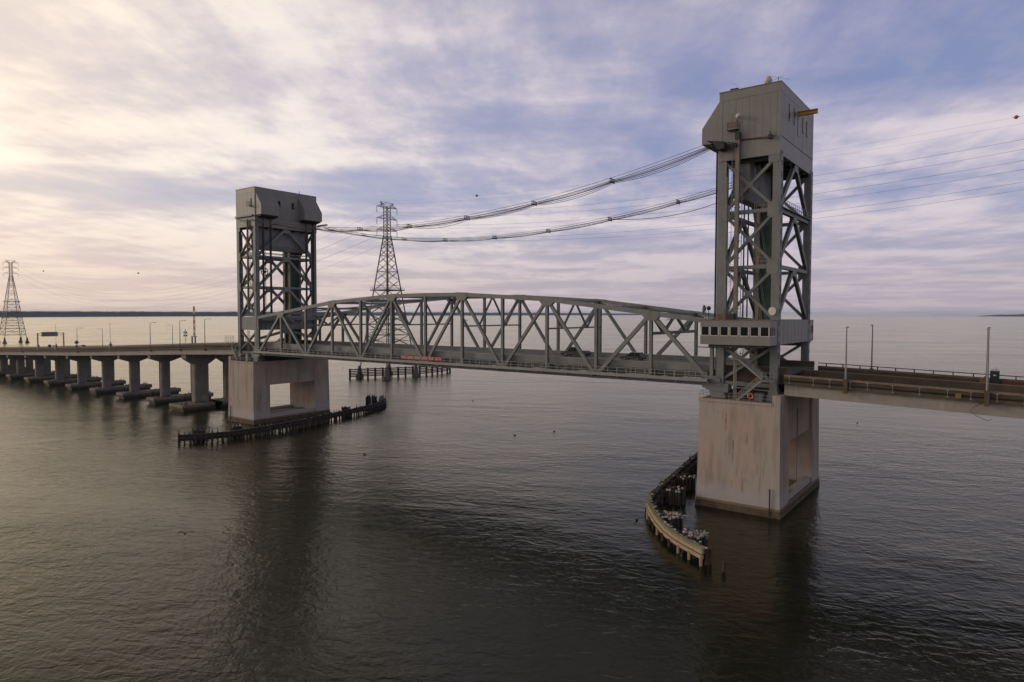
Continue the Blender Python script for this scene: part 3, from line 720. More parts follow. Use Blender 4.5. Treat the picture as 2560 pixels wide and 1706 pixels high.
# ================================================================== LIFT SPAN
TW = 20.15; PD = 126.5/12
HTOP = [29.0, 30.3, 31.6, 32.88, 33.53, 34.15, 34.22, 34.15, 33.53, 32.88, 31.6, 30.3, 29.0]
ZB, ZR = 19.15, 21.25
def lift_span():
    t = thing('lift_span', (MID, TW/2, ZB), 'grey steel arched truss lift span carrying the roadway between the towers', 'bridge span')
    node = lambda i, y, top: Vector((i*PD, y, HTOP[i] if top else ZB))
    for y in (0, TW):
        for a in range(12):
            MB().beam(node(a, y, 1), node(a+1, y, 1), .78, .62).build('top_chord', STEEL, t)
            MB().beam(node(a, y, 0), node(a+1, y, 0), .70, .56).build('bottom_chord', STEEL, t)
        for i in range(13):
            MB().hbeam(node(i, y, 0)+Vector((0, 0, .3)), node(i, y, 1)-Vector((0, 0, .3)), .52, .56).build('vertical', STEEL, t)
        for i in range(1, 12, 2):
            for j in (i-1, i+1):
                big = .66 if i in (1, 11) else .56
                MB().hbeam(node(i, y, 1), node(j, y, 0), big, .5).build('diagonal', STEEL, t)
        sgn = -1 if y == 0 else 1
        for i in range(13):
            odd = i % 2
            for so_ in (-1, 1):
                yy = y+so_*.335
                if odd:
                    sl_ = (HTOP[min(i+1, 12)]-HTOP[i-1])/(2*PD); pl = [(-1.5, -.55), (-.75, -1.25), (.75, -1.25), (1.5, -.55), (1.5, .42), (-1.5, .42)]
                    MB().prism([(i*PD+a, yy-.02, HTOP[i]+b+(a*sl_ if b > -1 else 0)) for a, b in pl], (0, .04, 0)).build('gusset_plate', STEEL, t)
                else:
                    pl = [(-1.5, .75), (-.8, 1.25), (.8, 1.25), (1.5, .75), (1.5, -.38), (-1.5, -.38)]
                    MB().prism([(i*PD+a, yy-.02, ZB+b) for a, b in pl if not (i == 0 and a < -.9 and False)], (0, .04, 0)).build('gusset_plate', STEEL, t)
    # transverse frames
    for i in range(13):
        zt = HTOP[i]-.15
        MB().hbeam((i*PD, .3, zt), (i*PD, TW-.3, zt), .5, .45, (1, 0, 0)).build('top_strut', STEEL, t)
        if i in (3, 5, 7, 9):
            zl = 27.4 if i in (3, 9) else 27.6
            MB().beam((i*PD, .3, zl), (i*PD, TW-.3, zl), .3, .3, (1, 0, 0)).build('sway_strut', STEEL, t)
            ys = [.3, TW*.27, TW/2, TW*.73, TW-.3]; zs = [zt-.1, zl, zt-.1, zl, zt-.1]
            for a in range(4): MB().hbeam((i*PD, ys[a], zs[a]), (i*PD, ys[a+1], zs[a+1]), .34, .3, (1, 0, 0)).build('sway_brace', STEEL, t)
        if i in (1, 11):
            zl = 26.9
            MB().beam((i*PD, .3, zl), (i*PD, TW-.3, zl), .5, .5, (1, 0, 0)).build('portal_strut', STEEL, t)
            for a, b in ((.3, TW*.25), (TW/2, TW*.25), (TW/2, TW*.75), (TW-.3, TW*.75)): MB().hbeam((i*PD, a, zt-.1), (i*PD, b, zl), .45, .4, (1, 0, 0)).build('portal_brace', STEEL, t)
    for a in range(0, 12, 1):
        for ya, yb in ((.3, TW/2), (TW-.3, TW/2)):
            i, j = (a, a+1) if a % 2 else (a+1, a)
            MB().beam((i*PD, ya, HTOP[i]-.2), (j*PD, yb, HTOP[j]-.2), .4, .3, (0, 0, 1)).build('lateral_brace', STEEL, t)
    # lifting girders at both ends
    for x in (.35, 126.15):
        MB().box(x-.3, x+.3, .35, TW-.35, 28.2, 29.5).build('lifting_girder', STEEL, t)
    # floor system
    for i in range(13):
        MB().box(i*PD-.14, i*PD+.14, .35, TW-.35, 19.45, 20.75).build('floor_beam', STEEL, t)
    for k in range(8):
        y = lerp(1.6, TW-1.6, k/7); MB().box(.2, 126.3, y-.1, y+.1, 20.35, 21.0).build('stringer', STEEL, t)
    for y in (2.6, TW-2.6): MB().box(.2, 126.3, y-.12, y+.12, 19.7, 20.98).build('edge_girder', STEEL, t)
    for a in range(12):
        MB().box(a*PD+.02, (a+1)*PD-.02, .95, TW-.95, 21.0, ZR).build('deck_panel', DECKC, t)
        for y0, y1 in ((.8, 1.05), (TW-1.05, TW-.8)):
            MB().box(a*PD+.03, (a+1)*PD-.03, y0, y1, 20.92, 22.0).build('barrier_panel', STEEL, t)
            MB().box(a*PD+.03, (a+1)*PD-.03, y0-.06, y1+.06, 22.0, 22.12).build('barrier_rail', STEEL_L, t)
    post = MB().box(-.09, .09, -.06, .06, 0, 1.3).mesh('deck_bracket', STEEL)
    for k in range(48): inst('deck_bracket', post, t, (1.4+k*2.63, .86, 19.62))
    for s0 in (0,):
        for a in range(12):
            MB().beam((a*PD, .3, ZB+.3), ((a+1)*PD, TW-.3, ZB+.3), .3, .25, (0, 0, 1)).build('floor_lateral', STEEL, t)
            MB().beam((a*PD, TW-.3, ZB+.26), ((a+1)*PD, .3, ZB+.26), .3, .2, (0, 0, 1)).build('floor_lateral', STEEL, t)
    # maintenance walkways outside both trusses
    for sgn, yb in ((-1, -.42), (1, TW+.42)):
        yo = yb+sgn*1.45; ys = sorted((yb, yo))
        for a in range(12):
            w = MB().box(a*PD+.02, (a+1)*PD-.02, ys[0], ys[1], 19.86, 19.92).build('walkway', STEEL_L, t)
            yy = sorted((yo, yo+sgn*.07)); MB().box(a*PD+.02, (a+1)*PD-.02, yy[0], yy[1], 19.5, 20.02).build('kick_plate', STEEL_L, w)
        pm = MB().box(-.05, .05, -.05, .05, 0, 1.12).mesh('railing_post', STEEL_L)
        for k in range(int(126/1.75)+1): inst('railing_post', pm, t, (.3+k*1.75, yo-sgn*.02, 19.92))
        for z in (20.45, 21.02): MB().beam((0, yo-sgn*.02, z), (126.5, yo-sgn*.02, z), .09, .09, (0, 0, 1)).build('handrail', STEEL_L, t)
        bk = MB().box(-.08, .08, min(yb, yo)-0, max(yb, yo), -.3, 0).mesh('walkway_bracket', STEEL)
        for k in range(25): inst('walkway_bracket', bk, t, (k*PD/2+.02, 0, 19.5))
    # small lamps on brackets in the truss
    for x, y, z in ((31.6, .4, 27.6), (52.7, TW-.5, 28.5), (73.8, .4, 28.6), (110.0, TW-.6, 28.9)):
        MB().tube([(x, y, z), (x+.5, y, z+.25), (x+1.2, y, z+.2)], .06).build('lamp_bracket', STEEL_L, t)
    return t
lift_span()

# clearance sign hung on the walkway rail
def font_mesh(txt, size):
    cu = bpy.data.curves.new('lettering', 'FONT'); cu.body = txt; cu.size = size; cu.align_x = 'CENTER'; cu.align_y = 'CENTER'; cu.offset = .018; cu.extrude = .004; cu.resolution_u = 2
    o = bpy.data.objects.new('tmp', cu); COL.objects.link(o); dg = bpy.context.evaluated_depsgraph_get()
    me = bpy.data.meshes.new_from_object(o.evaluated_get(dg)); bpy.data.objects.remove(o); return me
def clearance_sign():
    t = thing('clearance_sign', (63.85, -1.97, 20.3), 'long red clearance sign with white lettering on the walkway rail', 'sign')
    for k in range(7):
        a, b = lerp(57.7, 70.0, k/7)+.01, lerp(57.7, 70.0, (k+1)/7)-.01
        MB().box(a, b, -2.03, -1.97, 20.28, 21.0).build('panel', REDSIGN, t)
    words = [('MAX.', 58.55), ('CLEAR.', 60.55), ('MEAN', 62.85), ('HIGH', 64.9), ('TIDE', 66.75), ('60', 68.35), ('FT.', 69.45)]
    for w, x in words:
        me = font_mesh(w, .72); me.materials.clear(); me.materials.append(LETTER)
        o = bpy.data.objects.new('lettering', me); COL.objects.link(o); o.parent = t
        o.location = (x-63.85, -.068, .345); o.rotation_euler = (rad(90), 0, 0); o.scale = (.92, 1, 1)
clearance_sign()

# ================================================================== APPROACH VIADUCTS
def ptop(x):     # top of parapet along the viaduct
    return interp(x, [(-900, 2.0), (-330, 9.6), (-280, 11.2), (-207, 13.95), (-120, 16.95), (-61, 19.55), (-41, 20.45), (-11, 21.6), (137.2, 21.25), (166, 20.45), (300, 16.2), (420, 12)])
def viaduct(sg, label):
    xs = [-11.0, -40.8]+[-40.8-22.9*k for k in range(1, 13)] if sg < 0 else [137.72, 174.5]+[174.5+22.9*k for k in range(1, 4)]
    t = thing('approach_viaduct', ((xs[0]+xs[-1])/2, 10.1, 0), label, 'viaduct')
    def slab(name, m, xa, xb, y0, y1, o0, o1, par=t):
        """box that follows the grade: offsets below parapet top"""
        za, zb = ptop(xa), ptop(xb)
        return MB().add([(xa, y0, za+o0), (xa, y1, za+o0), (xa, y1, za+o1), (xa, y0, za+o1), (xb, y0, zb+o0), (xb, y1, zb+o0), (xb, y1, zb+o1), (xb, y0, zb+o1)],
                        [(0, 1, 2, 3), (4, 7, 6, 5), (0, 4, 5, 1), (1, 5, 6, 2), (2, 6, 7, 3), (3, 7, 4, 0)]).build(name, m, par)
    # deck carried through between the tower legs
    xa, xb = (127.0, 137.7) if sg > 0 else (-10.98, -.4)
    zt = 21.25 if sg > 0 else 21.3
    for k in range(4): MB().box(lerp(xa, xb, k/4)+.01, lerp(xa, xb, (k+1)/4)-.01, 1.1, 18.5, zt-.4, zt).build('tower_deck', ROAD, t)
    for y0, y1 in ((1.12, 1.42), (18.2, 18.5)): MB().box(xa, xb, y0, y1, zt-.42, zt+.8).build('tower_parapet', PARA, t); MB().box(xa, xb, y0-.05, y1+.05, zt+.8, zt+.9).build('parapet_cap', PARATOP, t)
    for y in (1.6, 5.5, 9.8, 14.0, 18.0): MB().box(xa, xb, y-.2, y+.2, zt-1.7, zt-.4).build('tower_stringer', PARA, t)
    for i, (xa, xb) in enumerate(zip(xs, xs[1:])):
        if xa > xb: xa, xb = xb, xa
        xa += .03; xb -= .03
        slab('deck_slab', ROAD, xa, xb, -.5, 20.7, -1.35, -.85)
        for y0, y1, so_ in ((-1.0, -.6, -1), (20.8, 21.2, 1)):
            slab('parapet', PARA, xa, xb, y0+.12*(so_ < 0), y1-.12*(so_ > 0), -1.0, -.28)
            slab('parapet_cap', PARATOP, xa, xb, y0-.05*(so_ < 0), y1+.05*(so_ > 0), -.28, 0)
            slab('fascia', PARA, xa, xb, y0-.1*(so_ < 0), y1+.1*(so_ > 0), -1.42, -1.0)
        for y in (-.25, 4.3, 8.0, 12.2, 15.9, 20.45):
            slab('girder', CONC2, xa, xb, y-.3, y+.3, -3.1, -1.42)
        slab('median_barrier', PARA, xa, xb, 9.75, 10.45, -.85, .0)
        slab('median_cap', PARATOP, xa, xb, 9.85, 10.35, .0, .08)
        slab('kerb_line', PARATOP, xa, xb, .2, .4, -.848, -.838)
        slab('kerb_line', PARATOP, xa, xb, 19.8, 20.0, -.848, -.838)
        if i < 8:
            # steel rail on posts on the far parapet, and on the near one of the left viaduct
            for y in ((21.0,) if sg > 0 else (-.8, 21.0)):
                hgt = .42 if sg > 0 else .16
                n = max(2, int((xb-xa)/(2.6 if sg > 0 else 3.2)))
                pm = MB().box(-.08, .08, -.08, .08, 0, hgt).mesh('rail_post', PARA if sg > 0 else STEEL)
                for k in range(n): x = xa+(k+.5)*(xb-xa)/n; inst('rail_post', pm, t, (x, y, ptop(x)))
                slab('pipe_rail', PARA if sg > 0 else STEEL, xa, xb, y-.09, y+.09, hgt, hgt+.13)
    if sg > 0:
        # conduit under the near parapet cap, on pale hangers
        for xa, xb in zip(xs, xs[1:]): MB().cyl((xa, -1.16, ptop(xa)-.72), (xb, -1.16, ptop(xb)-.72), .13, n=8).build('conduit', DARK, t)
        hg = MB(); hg.box(-.03, .03, -.06, 0, -.45, .45); hg.box(-.16, .16, -.07, 0, .4, .5); hg.box(-.14, .14, -.07, 0, -.5, -.42)
        hm = hg.mesh('conduit_hanger', STEEL_L)
        for x in (138.6, 141.9, 144.05, 146.7, 148.85, 151.9, 155.0, 158.1, 160.6, 163.3, 166.0, 169, 172): inst('conduit_hanger', hm, t, (x, -1.3, ptop(x)-.72))
        MB().box(158.95, 159.6, -1.42, -1.32, ptop(159)-1.2, ptop(159)-.6).build('service_box', PARATOP, t)
        MB().tube([(162.1, -1.2, ptop(162)-1.3), (160.9, -1.15, 18.4), (160.6, -1.1, 17.9), (161.2, -1.1, 17.35), (162, -1.1, 16.95), (162.5, -1.1, 16.8), (162.8, -1.1, 17.1)], .035, 5).build('loose_cable', DARK, t)
    else:
        for xa, xb in zip(xs[:7], xs[1:8]): MB().cyl((xa, -1.14, ptop(xa)-.66), (xb, -1.14, ptop(xb)-.66), .10, n=6).build('conduit', DARK, t)
    return t, xs
VL, XL = viaduct(-1, 'long low concrete viaduct running left from the far tower')
VR, XR = viaduct(1, 'brown stained concrete approach viaduct running off the right edge')

def hammerhead(x, y, big, label, piles=True):
    t = thing('viaduct_pier', (x, y, 0), label, 'bridge pier', 'hammerhead piers of the viaduct')
    zt = ptop(x)-3.12; a, b = (2.6, 4.6) if big else (1.7, 3.0)
    hy = 5.15; dpt = 3.2 if big else 2.5
    mb = MB(); mb.prism([(x-a*.55, y-hy, zt), (x-a*.55, y+hy, zt), (x-a*.55, y+hy, zt-1.25), (x-a*.55, y+b/2, zt-dpt), (x-a*.55, y-b/2, zt-dpt), (x-a*.55, y-hy, zt-1.25)], (a*1.1, 0, 0)); mb.build('cap', CONC, t)
    c = .35; col = [(x+sx*(a/2-(c if k else 0)), y+sy*(b/2-(0 if k else c))) for sx, sy, k in ((1, -1, 0), (1, 1, 0), (1, 1, 1), (-1, 1, 1), (-1, 1, 0), (-1, -1, 0), (-1, -1, 1), (1, -1, 1))]
    MB().prism([(p[0], p[1], 2.0) for p in col], (0, 0, zt-dpt-2.0)).build('column', CONC, t)
    fa, fb0, fb1 = (4.2, 7.9, 5.0) if big else (2.6, 5.05, 5.05)
    MB().box(x-fa, x+fa, y-fb0, y+fb1, 1.25, 2.02).build('footing', CONC, t)
    MB().box(x-fa+.04, x+fa-.04, y-fb0+.04, y+fb1-.04, .7, 1.25).build('footing_skirt', TIDE, t)
    MB().box(x-fa+.5, x+fa-.5, y-fb0+.6, y+fb1-.6, -.6, .7).build('pile_mat', DARK, t)
    return t
ORD = ['first', 'second', 'third', 'fourth', 'fifth', 'sixth', 'seventh', 'eighth', 'ninth', 'tenth', 'eleventh', 'twelfth', 'thirteenth']
for k, x in enumerate(XL[1:]):
    for row, y in (('near', 4.95), ('far', 15.4)):
        hammerhead(x, y, k == 0, '%s concrete hammerhead pier left of the far tower, %s row' % (ORD[k], row))
for k, x in enumerate(XR[1:]):
    for row, y in (('near', 4.95), ('far', 15.4)):
        hammerhead(x, y, k == 0, '%s concrete hammerhead pier right of the near tower, %s row' % (ORD[k], row))

# ================================================================== STREET FURNITURE
def lamp_post(x, y, label, arm=1.4, h=7.4, low=.3):
    z = ptop(x)
    t = thing('lamp_post', (x, y, z-low), label, 'lamp post', 'lamp posts along the viaduct')
    MB().box(x-.28, x+.28, y-.28, y+.28, z-1.9, z+.12).build('pedestal', PARA, t)
    MB().cyl((x, y, z+.1), (x, y, z+h), .13, .075, 8).build('pole', STEEL_L, t)
    d = 1 if y < 10 else -1
    MB().tube([(x, y, z+h-.05), (x, y+d*arm*.6, z+h+.1), (x, y+d*arm, z+h+.08)], .05, 5).build('arm', STEEL_L, t)
    MB().box(x-.16, x+.16, min(y+d*arm, y+d*(arm+.5)), max(y+d*arm, y+d*(arm+.5)), z+h, z+h+.16).build('lamp_head', STEEL_L, t)
lamp_post(146.1, -1.25, 'grey lamp post on near parapet, nearest right of the near tower', .25, 7.3, .6)
lamp_post(146.0, 21.35, 'grey lamp post on far parapet, nearest right of the near tower', .25, 7.3, .6)
lamp_post(162.25, -1.25, 'grey lamp post on near parapet by the right edge', .25, 7.9, .6)
lamp_post(161.7, 21.35, 'grey lamp post on far parapet behind the rightmost pole', .25, 7.3, .6)
for x, y, l in ((-26.8, -.8, 'first near lamp post left of the far tower'), (-41.6, -.8, 'second near lamp post left of the far tower'), (-61.1, -.8, 'third near lamp post left of the far tower'),
                (-120.2, -.8, 'near lamp post with a diamond sign on the left viaduct'), (-179.5, -.8, 'near lamp post between gantry and left edge'),
                (-90.9, 21.0, 'first far lamp post left of the far tower'), (-153.2, 21.0, 'second far lamp post, right of the sign gantry'), (-280, 21.0, 'far lamp post at the left edge')):
    lamp_post(x, y, l)
def diamond_sign():
    t = thing('warning_sign', (-120.2, -.95, 18), 'back of a grey diamond warning sign with a plate below, on lamp post', 'sign')
    z = ptop(-120.2)+2.0
    MB().prism([(-120.35, -.95, z-.9), (-120.35, -1.85, z), (-120.35, -.95, z+.9), (-120.35, -.05, z)], (.06, 0, 0)).build('diamond_plate', STEEL, t)
    MB().box(-120.35, -120.29, -1.5, -.4, z-1.9, z-1.1).build('lower_plate', STEEL, t)
diamond_sign()
def gantry():
    t = thing('sign_gantry', (-180, 10, 13), 'overhead sign gantry with a wide dark sign across the left viaduct', 'sign gantry')
    x = -160.5
    for y in (-.9, 8.6):
        po = MB()
        for dx in (-.45, .45): po.cyl((x+dx, y, ptop(x)-.6), (x+dx, y, ptop(x)+6.2), .14, n=6)
        for k in range(5): po.beam((x-.45, y, ptop(x)+k*1.3), (x+.45, y, ptop(x)+(k+.7)*1.3), .06, .06)
        po.build('post', STEEL, t)
    for z in (5.2, 6.1): MB().beam((x-.3, -.9, ptop(x)+z), (x-.3, 8.6, ptop(x)+z), .14, .14, (0, 0, 1)).build('truss_rail', STEEL, t)
    br = MB()
    for k in range(8): br.beam((x-.3, -.9+k*1.18, ptop(x)+5.2), (x-.3, -.9+(k+1)*1.18, ptop(x)+(6.1 if k % 2 else 6.05)), .06, .06)
    br.build('truss_lacing', STEEL, t)
    MB().box(x+.1, x+.5, .4, 6.3, ptop(x)+4.7, ptop(x)+6.6).build('sign_board', STEEL, t)
gantry()
def gate_arm(x, y, h, label, wide=.12):
    t = thing('crossing_gate', (x, y, ptop(x)), label, 'barrier gate'); z = ptop(x)
    MB().box(x-.5, x+.5, y-.4, y+.4, z-.9, z+.9).build('gate_cabinet', STEEL, t)
    MB().box(x-.3, x+.5, y-.15, y+.15, z+.9, z+1.6).build('counterweight', STEEL, t)
    n = 14
    for k in range(n): MB().box(x-wide/2, x+wide/2, y-.05, y+.05, z+1.0+k*(h-1)/n, z+1.0+(k+.97)*(h-1)/n).build('arm_band', REDW if k % 2 else WHITE, t)
gate_arm(-91.5, -.7, 8.3, 'thin raised striped barrier arm on left viaduct, middle one')
gate_arm(-141.4, -.7, 9.6, 'thin raised striped barrier arm beside the sign gantry')
def lattice_gate():
    x, y = -33.5, -.6; z = ptop(x)
    t = thing('resistance_gate', (x, y, z), 'tall red and white lattice barrier gate raised near the far tower', 'barrier gate')
    fr = MB()
    for dx in (-1.1, .7): fr.beam((x+dx, y, z-.8), (x+dx, y, z+2.3), .35, .35, (1, 0, 0))
    fr.beam((x-1.3, y, z+2.4), (x+1.4, y, z+2.4), .3, .35); fr.build('gate_frame', STEEL, t)
    n = 9
    for k in range(n):
        z0, z1 = z+2.55+k*.95, z+2.55+(k+1)*.95-.02; mb = MB()
        for dx in (-.05, .7): mb.beam((x+dx, y, z0), (x+dx, y, z1), .16, .16, (1, 0, 0))
        mb.beam((x-.05, y, z0), (x+.7, y, z1), .12, .1); mb.beam((x-.05, y, z1-.06), (x+.7, y, z1-.06), .12, .1)
        mb.build('arm_section', REDW if k % 2 == 0 else WHITE, t)
    MB().box(x-.05, x+.6, y-.1, y+.1, z+11.1, z+11.5).build('arm_tip', REDW, t)
lattice_gate()
def signal_post():
    x, y = -38.3, -.7; z = ptop(x)
    t = thing('signal_post', (x, y, z), 'slim traffic signal post with stubby cross arms near lattice gate', 'signal post')
    MB().cyl((x, y, z-.8), (x, y, z+4.8), .08, n=6).build('pole', STEEL, t)
    for zz in (2.6, 3.4, 4.0): MB().box(x-.75, x+.75, y-.05, y+.05, z+zz, z+zz+.09).build('cross_arm', STEEL, t)
    for dx in (-.75, .75):
        for zz in (2.6, 3.5): MB().box(x+dx-.13, x+dx+.13, y-.2, y+.1, z+zz-.1, z+zz+.45).build('signal_head', DARK, t)
signal_post()
for i, (x, l) in enumerate(((-160.9, 'pale roadside cabinet at the foot of the sign gantry'), (-148.5, 'dark roadside cabinet right of the sign gantry'))):
    z = ptop(x); mb = MB(); mb.box(x-.5, x+.5, -1.0, -.3, z-.9, z+1.2); mb.box(x-.56, x+.56, -1.05, -.25, z+1.2, z+1.3); mb.box(x-.4, x+.4, -1.04, -1.0, z-.2, z+1.0)
    solo(mb, 'roadside_cabinet', (STEEL_L, DARK)[i], (x, -.65, z-.9), l, 'cabinet')
def toilet():
    x0, x1, y0, y1 = 162.15, 163.3, 19.2, 20.4; z = ptop(162.7)-.85
    t = thing('portable_toilet', (162.7, 19.8, z), 'dark green portable toilet with a white domed roof on right viaduct', 'portable toilet')
    mb = MB(); mb.box(x0, x1, y0, y1, z+.05, z+2.05); mb.build('cabin', TOILG, t)
    for k in range(5): MB().box(x0+.05+k*.23, x0+.1+k*.23, y0-.03, y0, z+.15, z+1.95).build('rib', TOILG, t)
    pl = [(x0-.03, y0-.04, z+2.05)]+[(lerp(x0-.03, x1+.03, k/8), y0-.04, z+2.12+.28*math.sin(math.pi*k/8)) for k in range(9)]+[(x1+.03, y0-.04, z+2.05)]
    MB().prism(pl, (0, y1-y0+.08, 0)).build('roof', TOILW, t)
    d = MB().box(x0+.2, x1-.2, y0-.05, y0-.005, z+.15, z+1.9).build('door', TOILG, t); MB().box(x0+.4, x0+.75, y0-.065, y0-.05, z+1.3, z+1.5).build('notice', TOILW, d)
    MB().box(x0-.05, x1+.05, y0-.05, y1+.05, z-.02, z+.05).build('skid_base', DARK, t)
toilet()
for k, x in enumerate((164.6, 166.7)):
    z = ptop(x)-.85; mb = MB(); mb.prism([(x-.95, 19.0, z), (x-.95, 19.6, z), (x-.95, 19.4, z+.62), (x-.95, 19.2, z+.62)], (1.9, 0, 0)); mb.box(x+.95, x+1.05, 19.2, 19.4, z+.3, z+.5)
    solo(mb, 'safety_barrier', REDB, (x, 19.3, z), ('red plastic safety barrier right beside the portable toilet', 'red plastic safety barrier at the right edge')[k], 'barrier')
z = ptop(161.8)-.85; mb = MB(); mb.box(160.9, 162.1, 18.6, 19.3, z, z+.75); mb.box(160.85, 162.15, 18.55, 19.35, z+.75, z+.85)
solo(mb, 'storage_box', PARATOP, (161.5, 19, z), 'tan storage box left of the portable toilet', 'box')
def life_ring():
    c = Vector((133.3, -2.28, 17.85)); t = thing('life_ring', c, 'orange life ring hanging on the near pier railing', 'life ring')
    for k in range(8):
        pts = [c+Vector((.38*math.cos(a), 0, .38*math.sin(a))) for a in [2*math.pi*(k+j/3)/8 for j in range(4)]]
        MB().tube(pts, .11, 6).build('ring_section', WHITE if k % 4 == 3 else LIFER, t)
life_ring()

# ================================================================== VEHICLES
def vehicle(name, x, y, z, L, label, cat, paint, pickup=False, H=1.5, Wd=1.8, grade=0.0):
    t = thing(name, (x, y, z), label, cat, 'vehicles on the bridge')
    w = Wd/2
    # front faces -x. profile of lower body
    gh = .28; belt = H*.56; 
    lo = [(-L/2+.05, gh), (-L/2, belt*.62), (-L/2+.12, belt*.86), (-L/2+L*.24, belt), (L/2-.06, belt*(1.03 if not pickup else 1.08)), (L/2, belt*.7), (L/2-.06, gh)]
    body = MB(); n = len(lo)
    vs = []; 
    for k, (a, zz) in enumerate(lo):
        for sy, ins in ((-1, .06), (1, .06)):
            vs.append((x+a, y+sy*(w-(ins if zz > belt*.8 else 0)), z+zz))
    fs = [tuple(range(0, 2*n, 2)), tuple(range(1, 2*n, 2))[::-1]]+[(2*k, 2*((k+1) % n), 2*((k+1) % n)+1, 2*k+1) for k in range(n)]
    body.add(vs, fs); b = body.build('body', paint, t)
    # cabin
    if pickup: c0, c1, c2, c3 = -L*.22, -L*.09, L*.10, L*.15
    else: c0, c1, c2, c3 = -L*.22, -L*.04, L*.36, L*.47
    cab = [(c0, belt), (c1, H-.04), (c2, H-.05), (c3, belt)]
    vs = []
    for a, zz in cab:
        ins = .12 if zz > belt+.1 else .06
        if zz > belt+.1: ins = .22
        for sy in (-1, 1): vs.append((x+a, y+sy*(w-ins), z+zz))
    cb = MB().add(vs, [(0, 2, 4, 6), (1, 7, 5, 3), (0, 1, 3, 2), (2, 3, 5, 4), (4, 5, 7, 6), (0, 6, 7, 1)]).build('cabin_glass', GLASS, t)
    MB().box(x+c1-.05, x+c2+.06, y-w+.2, y+w-.2, z+H-.05, z+H+.01).build('roof', paint, t)
    for sy in (-1, 1):
        for a0, a1 in ((cab[0], cab[1]), (cab[3], cab[2]), (((c1+c2)/2, belt), ((c1+c2)/2-.04, H-.04))):
            MB().beam((x+a0[0], y+sy*(w-.06), z+a0[1]), (x+a1[0], y+sy*(w-.215), z+a1[1]), .09, .06).build('pillar', paint, t)
        MB().box(x+c0+.12, x+c0+.32, y+sy*w-.08, y+sy*w+.16*sy if sy > 0 else y-w+.02, z+belt, z+belt+.16).build('mirror', paint, t)
        for wx in (-L*.31, L*.30):
            r = .40 if pickup else .33; ya = y+sy*(w-.2); yb = y+sy*(w+.015)
            wh = MB().cyl((x+wx, ya, z+r), (x+wx, yb, z+r), r, n=16).build('wheel', TYRE, t)
            MB().cyl((x+wx, yb, z+r), (x+wx, yb+sy*.012, z+r), r*.58, n=10).build('rim', STEEL_L, wh)
        MB().box(x-L/2-.015, x-L/2+.12, y+sy*(w-.32)-.2, y+sy*(w-.32)+.2, z+belt*.66, z+belt*.82).build('headlight', WHITE, t)
        MB().box(x+L/2-.12, x+L/2+.012, y+sy*(w-.14)-.1, y+sy*(w-.14)+.1, z+belt*.7, z+belt*.98).build('tail_light', LAMPR, t)
    MB().box(x-L/2-.06, x-L/2+.1, y-w+.05, y+w-.05, z+gh, z+gh+.24).build('bumper', DARK, t); MB().box(x+L/2-.1, x+L/2+.06, y-w+.05, y+w-.05, z+gh, z+gh+.2).build('bumper', DARK, t)
    if pickup:
        MB().box(x+L*.17, x+L/2-.12, y-w+.2, y+w-.2, z+belt*1.05, z+belt*1.12).build('cargo_bed', DARK, t)
vehicle('pickup_truck', 91.4, 16.0, ZR+.01, 6.0, 'dark grey pickup truck crossing the lift span', 'pickup truck', CARP, True, 1.95, 2.0)
vehicle('hatchback_car', 106.4, 12.6, ZR+.01, 4.5, 'dark hatchback car behind the pickup on the lift span', 'car', CARS, False, 1.55, 1.8)
zz = lambda x: ptop(x)-.84
vehicle('pickup_truck', -12.8, 16.0, zz(-12.8), 5.8, 'dark pickup truck on the deck by the far tower', 'pickup truck', CARP, True, 1.9, 2.0)
vehicle('sedan_car', -162, 16.0, zz(-162), 4.6, 'pale car on the left viaduct right of the gantry', 'car', CARW, False, 1.5, 1.8)
vehicle('sedan_car', -194, 16.0, zz(-194), 4.6, 'car on the left viaduct under the sign gantry', 'car', CARW, False, 1.5, 1.8)

# ================================================================== OVERHEAD CABLES BETWEEN THE TOWERS
def bundle(y, f, x0, x1, label, n, spac, sl):
    t = thing('aerial_cable_bundle', (MID, y, f(MID)), label, 'cables', 'cable bundles between the tower tops')
    xs = [x0]+spac+[x1]
    def line(dy, dz, sag, r, name='cable', seed=0):
        pts = []; rg = random.Random(seed)
        for a, b in zip(xs, xs[1:]):
            sg_ = sag*rg.uniform(.75, 1.2)*((b-a)/16.5)**2
            for i in range(8):
                u = i/8; x = lerp(a, b, u); pts.append((x, y+dy, lerp(f(a), f(b), u)+dz-sg_*4*u*(1-u)))
        pts.append((x1, y+dy, f(x1)+dz)); MB().tube(pts, r, 5).build(name, ROPE, t)
    line(-.75, .38, .10, .035, 'messenger_wire', 1); line(.75, .34, .10, .035, 'messenger_wire', 2)
    for k in range(n): line(lerp(-.6, .6, k/max(1, n-1)), -.05-.1*(k % 3), sl*(.25+.85*k/max(1, n-1)), .045, 'cable', 10+k)
    for x in spac:
        z = f(x); mb = MB()
        mb.beam((x, y-.85, z+.38), (x, y+.85, z+.34), .12, .12, (0, 0, 1))
        for dy in (-.75, -.25, .25, .75): mb.beam((x, y+dy, z+.4), (x, y+dy, z-.4), .08, .1, (1, 0, 0))
        mb.beam((x, y-.8, z-.2), (x, y+.8, z-.2), .1, .16, (0, 0, 1)); mb.build('spacer_frame', DARK, t)
fN = lambda x: 49.15+.00172*(x-61)**2
fF = lambda x: 48.2+.0018*(x-65.5)**2
bundle(-.8, fN, -1.0, 126.0, 'near bundle of black cables sagging between the tower tops', 6, [10.5, 26.9, 43.1, 59.3, 75.8, 92.4, 108.8], .62)
bundle(20.6, fF, 2.6, 127.0, 'far bundle of black cables sagging between the tower tops', 4, [19.5, 35.4, 50.1, 66.0, 81.3, 96.8, 111.8], .35)
